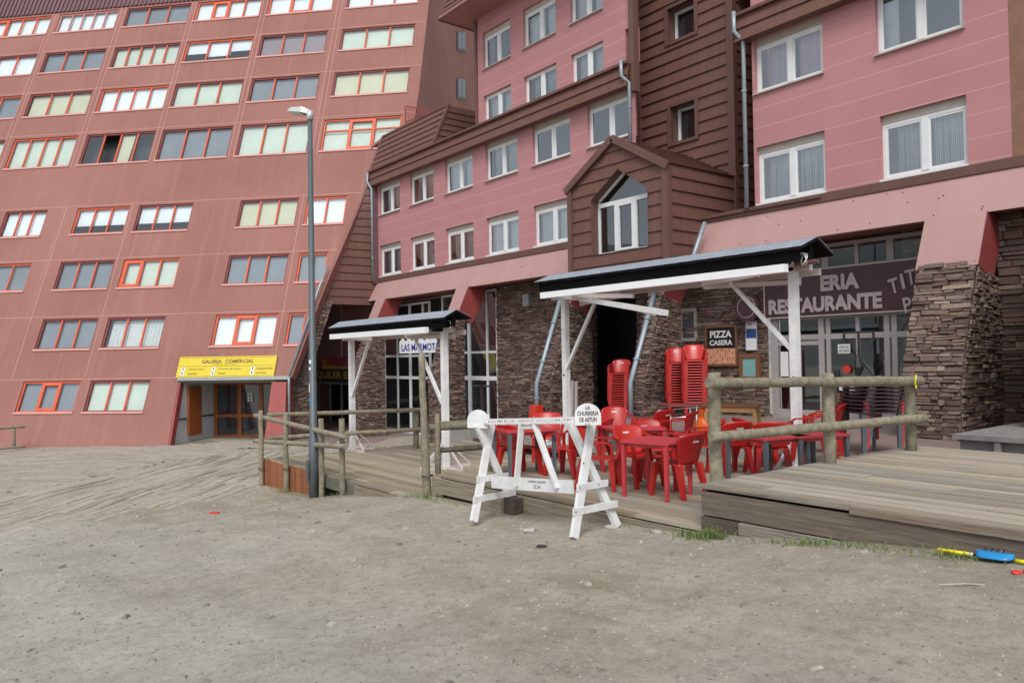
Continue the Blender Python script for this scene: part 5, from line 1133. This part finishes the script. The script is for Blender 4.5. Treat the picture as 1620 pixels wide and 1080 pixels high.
m = MB(); a = P3(847, 757, 5.90); bx2 = br_ - bl_; bx2.z = 0; bx2.normalize(); o_ = Vector((a.x, a.y, zz + .05)) ; o_.y = 5.95 - .03; o_.z = lerp(bl_, br_, (a.x - bl_.x) / (br_.x - bl_.x)).z + .035; bx2 = (br_ - bl_).normalized()
text(m, 'HORNO JAQUES', o_, bx2, EZ, .34, .032, bold=.01, depth=.004); text(m, '1.Z.10', o_ - Vector((0, 0, .055)), bx2, EZ, .13, .04, bold=.01, depth=.004); m.build('lettering', 'letter_black', wb, fix=False)
m = MB()
for p in (lerp(ra, ta, .22), lerp(ra, ta, .42), lerp(lb_, tb, .22), lerp(lb_, tb, .42), lerp(rd_, td, .42), lerp(ra, ta, .63)): q = p + Vector((.06, -.06, 0)); m = MB(); m.tube([q, q + Vector((.012, -.012, 0))], .008, 6); m.build('bolt', 'black_paint', wb)

# ================= CHAIRS AND TABLES =================
def sheet(mb, fn, nu, nv, th):   # smooth curved plate of even thickness; fn(u,v) -> point, normal
    A = [[fn(i / nu, j / nv) for i in range(nu + 1)] for j in range(nv + 1)]
    f = [p for row in A for (p, n) in row]; b = [p - n * th for row in A for (p, n) in row]; N = len(f); w = nu + 1
    fs = [(j * w + i, j * w + i + 1, (j + 1) * w + i + 1, (j + 1) * w + i) for j in range(nv) for i in range(nu)]
    fb = [(N + q[0], N + q[3], N + q[2], N + q[1]) for q in fs]
    ed = []
    loop = [j_ for j_ in range(w)] + [j * w + nu for j in range(1, nv + 1)] + [nv * w + i for i in range(nu - 1, -1, -1)] + [j * w for j in range(nv - 1, 0, -1)]
    for a, c in zip(loop, loop[1:] + loop[:1]): ed.append((a, N + a, N + c, c))
    mb.idx(f + b, fs + fb + ed)
def make_chair():
    t = thing('garden_chair', 'x', 'chair', (0, 0, 0), 'red plastic chairs on the terrace', local=True)
    # local axes: +X is forward
    def seat(u, v):   # u across, v back to front
        y = lerp(-.215, .215, u) * lerp(.88, 1.04, v); x = lerp(-.20, .245, v); z = .425 - .022 * math.sin(math.pi * u) * math.sin(math.pi * min(1, v * 1.1)) + (.012 * v) - (.03 * max(0, v - .88) / .12)
        return Vector((x, y, z)), Vector((0, 0, 1))
    m = MB(); sheet(m, seat, 8, 10, .02); m.build('seat', 'red_plastic', t, smooth=False)
    def back(u, v):
        hw = lerp(.185, .262, min(1, v * 1.25)); a = (u - .5) * 2
        if v > .8: hw *= 1 - .14 * ((v - .8) / .2) ** 2
        x = -.195 - .115 * v - .03 * v * v + .085 * (abs(a) ** 2.2) * (.35 + .65 * min(1, v * 1.3)); z = .425 + .395 * v - (.028 * abs(a) ** 3 if v > .9 else 0)
        return Vector((x, a * hw, z)), Vector((1, 0, .3)).normalized()
    m = MB(); sheet(m, back, 12, 12, .012); bo = m.build('backrest', 'red_plastic', t, smooth=False)
    for o in t.children:
        for p in o.data.polygons: p.use_smooth = True
    for s in (-1, 1):
        m = MB(); pts = [(-.22, s * .262, .70), (-.12, s * .285, .665), (.05, s * .292, .655), (.17, s * .288, .65), (.225, s * .278, .61), (.225, s * .265, .52), (.215, s * .25, .43)]
        for k in range(len(pts) - 1):
            p, q = Vector(pts[k]), Vector(pts[k + 1]); m.bar(p, q, .05 if k < 4 else .026, .022 if k < 4 else .05)
        m.build('armrest', 'red_plastic', t)
        for fx, (tx_, ty_, bx__, by_) in ((1, (.20, .205, .245, .235)), (0, (-.185, .185, -.285, .215))):
            m = MB(); a, b = .040, .024; zt_ = .42
            top = [(tx_ - a, s * (ty_ - a), zt_), (tx_ + a, s * (ty_ - a), zt_), (tx_ + a, s * (ty_ + a), zt_), (tx_ - a, s * (ty_ + a), zt_)]; bot = [(bx__ - b, s * (by_ - b), 0), (bx__ + b, s * (by_ - b), 0), (bx__ + b, s * (by_ + b), 0), (bx__ - b, s * (by_ + b), 0)]
            m.hexa(bot + top); m.build('leg', 'red_plastic', t)
    m = MB()
    for sd_, nn in ((-1, .003), (1, -.016)):   # brand patch on both faces of the backrest
        c_ = Vector((-.2956, 0, .715)) + Vector((1, 0, .3)).normalized() * nn; ex = Vector((0, sd_, 0)); ey = Vector((-.33 if sd_ > 0 else -.33, 0, 1)).normalized()
        text(m, 'AMBAR', c_, ex, ey, .12, .03, bold=.05, depth=0); 
    m.build('badge', 'letter_white', t, fix=False)
    return t
proto = make_chair(); used = [False]
def chair(x, y, z, phi, label, group='red plastic chairs on the terrace', tilt=0):
    if not used[0]: o = proto; used[0] = True
    else: o = copy_tree(proto)
    o.location = (x, y, z); o.rotation_euler = (0, tilt, R(phi) + YAW); o['label'] = label; o['group'] = group
    return o
L_ = [  # photo pixel of the foot centre, facing angle (0 = picture right, 90 = away), label
 (822, 750, 35, 'red chair left of the far left table, its back to the barrier left end'),
 (897, 752, 142, 'red chair seen from behind just left of the lettered barrier head'),
 (866, 728, -95, 'red chair behind the far left table, its front seen between the barrier struts'),
 (800, 736, 20, 'red chair half hidden behind the chair left of the far left table'),
 (949, 772, -18, 'red chair behind the lettered barrier leg, armrest pointing at the front table'),
 (938, 742, 150, 'dark red chair back seen just right of the lettered barrier head'),
 (1012, 768, -62, 'bright red chair facing the camera at the left side of the front table'),
 (1034, 752, -75, 'second bright red chair facing the camera, right behind the first by the front table'),
 (976, 712, -90, 'red chair at the very back above the long middle table, facing the camera'),
 (1074, 722, 150, 'red chair seen from behind in front of the chrome table frames'),
 (1038, 716, 125, 'red chair whose back just shows behind the middle table right of the bright chairs'),
 (1073, 783, 126, 'nearest red chair, seen from behind at the right side of the front table'),
 (1155, 750, 105, 'red chair seen from behind just right of the platform corner post'),
 (1196, 742, 8, 'red chair facing right beside the dark legged table behind the lower rail'),
 (1113, 748, 170, 'red chair side on between the nearest chair and the corner post'),
 (1222, 752, 75, 'red chair with its back to the camera, right of the dark table leg'),
 (1240, 738, 172, 'red chair facing left directly left of the white canopy post'),
 (1288, 728, 140, 'red chair with its back to the middle log post, right of the white canopy post'),
 (1306, 716, 150, 'red chair peeping out behind the middle log post beside the stacked tables'),
]
for px_, py, ph_, lab in L_:
    p = onZ(px_, py, 0); zz_ = .155 if p.y > 11.15 else 0
    if zz_: p = onZ(px_, py, .155)
    chair(p.x, p.y, zz_, ph_, lab)
r = random.Random(9)
for (sx, sy, n, ph_, zb_, tilt_, nm_) in ((-15.45, 16.0, 14, -110, .0, 0, 'in the dark passage left of the piped pillar'), (-13.15, 15.75, 16, -95, .155, 0, 'just right of the piped pillar'), (-12.35, 15.45, 17, -100, .155, 0, 'nearest the pizza advert')):
    pos = ['bottom chair'] + ['chair %s' % k for k in range(2, n)] + ['top chair']
    words = ['second', 'third', 'fourth', 'fifth', 'sixth', 'seventh', 'eighth', 'ninth', 'tenth', 'eleventh', 'twelfth', 'thirteenth', 'fourteenth', 'fifteenth', 'sixteenth']
    for k in range(n):
        w_ = 'first' if k == 0 else 'topmost' if k == n - 1 else words[k - 1]
        chair(sx + r.uniform(-.008, .008) + k * .002, sy, zb_ + k * .068, ph_ + r.uniform(-1.5, 1.5), '%s red chair up in the stack %s' % (w_, nm_), 'stacked red chairs')
def table(x, y, z, phi, label, leg, s=.80, h=.72, group='red topped tables on the terrace', top='red_table_plastic', nested=False):
    t = thing('garden_table', label, 'table', (x, y, z), group, local=True, rz=R(phi) + YAW)
    m = MB(); a = s / 2; e = .03
    m.prism([(-a + e, -a, h - .028), (a - e, -a, h - .028), (a, -a + e, h - .028), (a, a - e, h - .028), (a - e, a, h - .028), (-a + e, a, h - .028), (-a, a - e, h - .028), (-a, -a + e, h - .028)], (0, 0, .028)); m.build('table_top', top, t)
    if not nested: m = MB(); b = a - .05; [m.box(*q) for q in (((-b, -b, h - .075), (b, -b + .015, h - .029)), ((-b, b - .015, h - .075), (b, b, h - .029)), ((-b, -b + .016, h - .075), (-b + .015, b - .016, h - .029)), ((b - .015, -b + .016, h - .075), (b, b - .016, h - .029)))]; m.build('apron', top, t)
    for sx in (-1, 1):
        for sy in (-1, 1):
            m = MB(); c = a - .045; w1, w0 = .028, .02; X0, Y0 = sx * c, sy * c
            m.hexa([(X0 - w0, Y0 - w0, 0), (X0 + w0, Y0 - w0, 0), (X0 + w0, Y0 + w0, 0), (X0 - w0, Y0 + w0, 0), (X0 - w1, Y0 - w1, h - .03), (X0 + w1, Y0 - w1, h - .03), (X0 + w1, Y0 + w1, h - .03), (X0 - w1, Y0 + w1, h - .03)]); m.build('leg', leg, t)
    return t
for (px_, py, ph_, lg, lab) in ((828, 677, 20, 'slate_plastic', 'red topped table with grey legs behind the middle of the white barrier'), (1000, 675, 12, 'red_table_plastic', 'red table behind the bright red chairs in the middle of the terrace'), (1213, 687, 25, 'slate_plastic', 'red topped table with dark legs left of the white canopy post'), (1276, 684, 15, 'slate_plastic', 'red topped table between the white canopy post and the middle log post')):
    p = onZ(px_, py, .72); table(p.x, p.y, 0, ph_, lab, lg)
q1, q2 = onZ(993, 786, 0), onZ(1051, 793, 0); e = (q2 - q1).normalized(); nn_ = Vector((-e.y, e.x, 0)); c_ = (q1 + q2) / 2 + nn_ * .30; table(c_.x, c_.y, 0, math.degrees(math.atan2(e.y, e.x) - YAW), 'nearest red table with red legs beside the nearest red chair', 'red_table_plastic', s=.70)
# nested stack of tables
basic('shaded_stack_top', (.045, .018, .02), .5, .1, 3, bmp=0)  # red tops darkened so the slabs read as shaded gaps
def table_stack():
    base = onZ(1382, 716, .155); words = ['lowest', 'second lowest', 'third lowest', 'fourth lowest', 'middle', 'fourth highest', 'third highest', 'second highest', 'topmost']
    legs = ['slate_plastic', 'slate_plastic', 'red_table_plastic', 'red_table_plastic', 'slate_plastic', 'slate_plastic', 'dark_plastic', 'slate_plastic', 'slate_plastic']
    for k in range(9):
        u_ = Vector((.617, .787, 0)); w_ = Vector((.787, -.617, 0)); c_ = base + u_ * (.028 * (k - 4)) + w_ * (.022 * (4 - k)); table(c_.x, c_.y, .155 + .06 * k, 10 + (k % 3) * 2, '%s red topped table of the stack in front of the restaurant glazing' % words[k], legs[k], s=.72, h=.70, group='stacked tables in front of the glazing', top='red_table_plastic' if k == 8 else 'shaded_stack_top', nested=True)
table_stack()
# chrome framed tables with red tops, wooden table, orange bag
p = onZ(1085, 700, .155); ct = thing('chrome_table', 'chrome tube table with dark red top stored left of the platform corner post', 'table', (p.x, p.y, .155), local=True, rz=YAW + R(8))
m = MB(); m.box((-.42, -.35, .70), (.42, .35, .725)); m.build('table_top', 'dark_red_paint', ct)
for s_ in (-1, 1):
    m = MB(); m.tube([(-.40, s_ * .3, 0), (-.40, s_ * .3, .60), (-.36, s_ * .3, .66), (.36, s_ * .3, .69), (.40, s_ * .3, .64), (.40, s_ * .3, 0)], .015, 8); m.tube([(-.39, s_ * .3, .50), (.39, s_ * .3, .52)], .013, 8); m.build('tube_frame', 'chrome', ct, smooth=True)
m = MB(); m.tube([(-.40, -.3, .58), (-.40, .3, .58)], .013, 8); m.tube([(.40, -.3, .6), (.40, .3, .6)], .013, 8); m.tube([(.08, -.38, .72), (.06, -.38, .1)], .014, 8); m.tube([(-.05, -.38, .66), (.0, -.38, .0)], .014, 8); m.build('cross_tube', 'chrome', ct, smooth=True)
p2 = onZ(1106, 703, .155); m = MB()
def bag(u, v):
    a = 2 * math.pi * u; h = v; rr = .17 * (math.sin(math.pi * min(1, h * .93 + .07)) ** .45); return Vector((p2.x - .0 + rr * math.cos(a) * 1.1, p2.y + .1 + rr * math.sin(a) * .8, .28 + .40 * h + .01 * math.sin(5 * a))), Vector((math.cos(a), math.sin(a), 0))
sheet(m, bag, 16, 10, .01); bg_ = tag(m.build('plastic_bag', 'orange_plastic', smooth=True), 'bulging orange plastic sack hanging in the chrome table frame', 'bag')
m = MB(); m.tube([(p2.x, p2.y + .1, .66), (p2.x + .02, p2.y + .1, .80)], [.06, .09], 8); m.build('knot', 'orange_plastic', bg_)
p = onZ(1160, 702, .155); wt = thing('wooden_table', 'plain light wooden table against the stone wall below the menu case', 'table', (p.x, p.y, .155), local=True, rz=YAW + R(-25))
m = MB(); m.box((-.5, -.32, .70), (.5, .32, .735)); m.build('table_top', 'brown_wood', wt); m = MB(); m.box((-.44, -.28, .60), (.44, -.25, .699)); m.box((-.44, .25, .60), (.44, .28, .699)); m.box((-.45, -.245, .60), (-.42, .245, .699)); m.box((.42, -.245, .60), (.45, .245, .699)); m.build('apron', 'light_wood', wt)
for sx in (-1, 1):
    for sy in (-1, 1): m = MB(); m.box((sx * .43 - .035, sy * .26 - .035, 0), (sx * .43 + .035, sy * .26 + .035, .6)); m.build('leg', 'light_wood', wt)
# wooden chair by the middle post
p = onZ(1305, 690, .155); wc_ = thing('wooden_chair', 'small brown wooden chair behind the middle log post by the glazing', 'chair', (p.x, p.y, .155), local=True, rz=YAW + R(200))
m = MB(); m.box((-.2, -.2, .43), (.2, .2, .46)); m.build('seat', 'light_wood', wc_)
m = MB(); [m.box((-.215, y_ - .02, 0), (-.18, y_ + .02, .85)) for y_ in (-.18, .18)]; [m.box((-.21, -.16, z_), (-.19, .16, z_ + .06)) for z_ in (.6, .76)]; m.build('backrest', 'brown_wood', wc_)
for y_ in (-.18, .18): m = MB(); m.box((.16, y_ - .02, 0), (.2, y_ + .02, .429)); m.build('leg', 'brown_wood', wc_)
# red menu stand and white boards leaning by the canopy post
a, b = onY(834, 668, 14.6), onY(849, 641, 14.6); m = MB(); m.prism([(a.x, 14.6, TZ(a.x) + .0), (b.x, 14.6, TZ(b.x)), (b.x, 14.6, b.z), (a.x + .15, 14.6, b.z)], (0, .25, 0)); tag(m.build('menu_stand', 'sign_red'), 'upright red advertising stand beside the grey drainpipe behind the barrier', 'stand')
for i, (px_, y0) in enumerate(((906, 602), (912, 603))):
    a, b = onY(px_ - 3.2 + i, 668, 11.6), onY(px_ + 2.2, y0, 12.0); w_ = .075; m = MB(); m.bar((a.x, 11.6, -.4), (b.x, 11.95, b.z), w_, .03, up=(0, 1, 0)); tag(m.build('white_board', 'awning_pink_white'), ['left one of two white boards leaning beside the large canopy left post', 'right one of two white boards leaning beside the large canopy left post'][i], 'board', 'white boards leaning together')
m = MB(); a = onZ(779, 650, .9); p = onY(775, 690, 13.5); m.box((p.x - .3, 13.4, TZ(p.x)), (p.x - .24, 13.5, 1.0)); m.box((p.x - .7, 13.4, .95), (p.x + .2, 13.48, 1.0)); m.box((p.x - .5, 13.2, TZ(p.x)), (p.x, 13.7, TZ(p.x) + .05)); tag(m.build('sign_stand', 'black_paint'), 'thin black T-shaped stand in front of the big shop window behind the barrier', 'stand')
# ================= SMALL THINGS ON THE GROUND =================
def onG(px_, py, z=.1):
    for _ in range(8): q = onZ(px_, py, z); z = G(q.x, q.y)
    return q
a, b = onZ(1484, 875, .23), onZ(1640, 898, .245)
pd = thing('paddle', 'yellow shafted blue bladed paddle lying on the gravel under the platform edge', 'paddle', tuple((a + b) / 2))
dv = (b - a).normalized(); zl = Vector((0, 0, .03)); A = lambda t_, k=0: lerp(a, b, t_) + zl
m = MB(); m.tube([A(0), A(.34)], .015, 10); m.build('grip', 'yellow_plastic', pd, smooth=True); m = MB(); m.tube([A(.80), A(1.0)], .015, 10); m.build('grip', 'yellow_plastic', pd, smooth=True)
m = MB(); m.tube([A(.34), A(.385)], .0155, 10); m.build('band', 'letter_white', pd, smooth=True)
m = MB(); m.tube([A(.385), A(.80)], .012, 10); m.build('shaft', 'black_paint', pd, smooth=True)
sv = Vector((-dv.y, dv.x, 0)); c_ = A(.60)
def blade(u, v):
    a_ = (u - .5) * 2; vv = (v - .5) * 2; w_ = .085 * math.sqrt(max(0, 1 - vv ** 4)); p = c_ + dv * (vv * .125) + sv * (a_ * w_) + Vector((0, 0, .03 + .035 * (1 - a_ * a_) - .02)); return p, Vector((0, 0, 1))
m = MB(); sheet(m, blade, 10, 14, .006); m.build('blade', 'blue_plastic', pd, smooth=True)
m = MB()
for k in range(4): q = c_ + dv * (-.06 + .04 * k) + Vector((0, 0, .055)); m.obox(q - dv * .008 - sv * .012, dv * .016, sv * .024, (0, 0, .008))
m.build('slots', 'black_paint', pd); m = MB(); q = c_ + dv * .03 + sv * .03 + Vector((0, 0, .046)); m.obox(q, dv * .03, sv * .02, (0, 0, .006)); m.build('decal', 'sign_letters', pd)
def litter(name, lab, cat, px_, py, mt, fn):
    x_, y_ = onZ(px_, py, .1).xy; 
    for _ in range(6): q = onZ(px_, py, G(x_, y_)); x_, y_ = q.x, q.y
    m = MB(); fn(m, Vector((x_, y_, G(x_, y_)))); tag(m.build(name, mt), lab, cat)
def blob(m, c, rx, ry, rz, n=7, seed=1):
    r = random.Random(seed); pts = []
    for j, (k, zz_) in enumerate(((.75, 0), (1, .35), (.8, .75), (.35, 1))):
        for i in range(n): a_ = 2 * math.pi * i / n + j * .3; q = r.uniform(.8, 1.15); pts.append(c + Vector((math.cos(a_) * rx * k * q, math.sin(a_) * ry * k * q, rz * zz_ - .005)))
    m.idx(pts, [(j * n + i, j * n + (i + 1) % n, (j + 1) * n + (i + 1) % n, (j + 1) * n + i) for j in range(3) for i in range(n)] + [tuple(3 * n + i for i in range(n)), tuple(n - 1 - i for i in range(n))])
litter('crushed_can', 'small red crushed wrapper on the gravel at the foot of the boardwalk', 'litter', 331, 812, 'sign_red', lambda m, c: (m.obox(c, (.16, .1, .01), (-.03, .05, 0), (0, 0, .03))))
litter('crumpled_cup', 'pale crumpled paper cup on the gravel in front of the white barrier', 'litter', 829, 843, 'white_stone', lambda m, c: m.tube([c + Vector((0, 0, .03)), c + Vector((.11, .07, .035))], [.02, .035], 8))
litter('bottle_cap_bag', 'small blue plastic scrap beside the timber block under the barrier', 'litter', 809, 803, 'blue_plastic', lambda m, c: blob(m, c + Vector((0, -.1, 0)), .03, .03, .04))
litter('carabiner_cluster', 'small red and black buckle on the gravel at the right end of the paddle', 'litter', 1608, 907, 'sign_red', lambda m, c: (blob(m, c, .035, .035, .03), m.tube([c + Vector((.03, .03, .02)), c + Vector((.13, .02, .02)), c + Vector((.10, -.05, .02))], .012, 6)))
litter('dry_stick', 'dry pale twig on the gravel below the paddle', 'stick', 1522, 927, 'white_stone', lambda m, c: m.tube([c + Vector((-.1, -.11, .01)), c + Vector((.02, .01, .02)), c + Vector((.1, .1, .012))], .005, 5))
for i, (px_, py, s_, lab) in enumerate(((857, 865, .055, 'flat dark stone on the gravel in front of the lettered barrier leg'), (1040, 842, .06, 'pale flat stone at the deck edge right of the barrier'), (966, 834, .07, 'flat pale stone against the back foot of the barrier'), (455, 852 + 80, .05, 'grey stone on the road in front of the lamp post'), (1297, 858, .045, 'bluish pebble in the grass strip under the platform'))):
    litter('stone', lab, 'stone', px_, py, ['mortar', 'white_stone', 'white_stone', 'stone_pebble', 'pipe_zinc'][i], lambda m, c: blob(m, c, s_ * 1.4, s_, s_ * .5, 8, i))
# loose gravel and grass: uncountable
m = MB(); r = random.Random(77)
for i in range(26000):
    d_ = 3.2 * (1 + r.random() ** 1.4 * 5.5); an = YAW + R(90) + R(r.uniform(-38, 38)); x_, y_ = d_ * math.cos(an), d_ * math.sin(an)
    if y_ > 6.38 and x_ > -17.8: continue
    if x_ < -17.6 and y_ > -1 and inside(x_, y_, poly) and r.random() < .93: continue
    s_ = r.choice([.003, .004, .005, .006, .009]) * (1.0 + .06 * d_) * (3.0 if r.random() < .03 else 1)
    c = Vector((x_, y_, G(x_, y_))); k = r.uniform(.6, 1.4); m.col = (.29 * k, .272 * k, .238 * k); a_ = r.uniform(0, 6); ca, sa = math.cos(a_), math.sin(a_); e1_, e2_, h_ = s_ * r.uniform(.9, 1.5), s_ * r.uniform(.6, 1), s_ * r.uniform(.35, .75)
    Q = lambda u, v, z: c + Vector((u * ca - v * sa, u * sa + v * ca, z))
    m.idx([Q(-e1_, -e2_ * .7, -.003), Q(e1_ * .8, -e2_, -.003), Q(e1_, e2_ * .8, -.003), Q(-e1_ * .7, e2_, -.003), Q(-e1_ * .5, -e2_ * .5, h_), Q(e1_ * .55, -e2_ * .4, h_ * .9), Q(e1_ * .4, e2_ * .5, h_), Q(-e1_ * .5, e2_ * .4, h_ * .8)], [(4, 5, 6, 7), (0, 1, 5, 4), (1, 2, 6, 5), (2, 3, 7, 6), (3, 0, 4, 7)])
vcol('gravel_stones', .95, .25, 40, bmp=.3)
o = m.build('loose_gravel', 'gravel_stones', fix=False); tag(o, 'small loose grey stones scattered over the road', 'gravel'); o['kind'] = 'stuff'
m = MB()
def tuft(px_, py, n, spread, h, yk=None):
    c = onY(px_, py, yk or 6.3)
    for _ in range(n):
        x_, y_ = c.x + r.gauss(0, spread), (yk or 6.3) + r.gauss(-.04, .07); z_ = G(x_, min(y_, 6.5)) - .01; hh = h * r.uniform(.4, 1.2); a_ = r.uniform(0, 6.28); b_ = Vector((math.cos(a_), math.sin(a_), 0)); w_ = Vector((-b_.y, b_.x, 0)) * r.uniform(.003, .007); q = Vector((x_, y_, z_)); t1 = q + b_ * hh * .25 + Vector((0, 0, hh * .7)); t2 = q + b_ * hh * .75 + Vector((0, 0, hh))
        a_ = 0; m.face([q - w_, q + w_, t1 + w_ * .7, t1 - w_ * .7]); m.face([t1 - w_ * .7, t1 + w_ * .7, t2])
for px_, py, n, sp_, h in ((452, 780, 160, .16, .14), (470, 785, 120, .25, .10), (540, 785, 160, .25, .12), (600, 788, 90, .5, .06), (680, 785, 260, .22, .15), (720, 792, 120, .3, .08), (960, 820, 120, .35, .06), (1040, 828, 160, .3, .07), (1110, 836, 420, .2, .12), (1125, 832, 260, .12, .16), (1190, 842, 120, .2, .07), (1270, 850, 260, .14, .11), (1335, 852, 260, .2, .11), (1380, 860, 160, .2, .08), (1520, 870, 320, .12, .12), (430, 792, 50, .2, .06)): tuft(px_, py, int(n * (.5 if 1100 < px_ < 1130 else .38)), sp_ * (1.2 if not 1100 < px_ < 1130 else .8), h * (.62 if not 1100 < px_ < 1130 else .7))
o = m.build('grass', 'grass_blades', fix=False); tag(o, 'tufts of short green grass along the foot of the timber decks', 'grass'); o['kind'] = 'stuff'
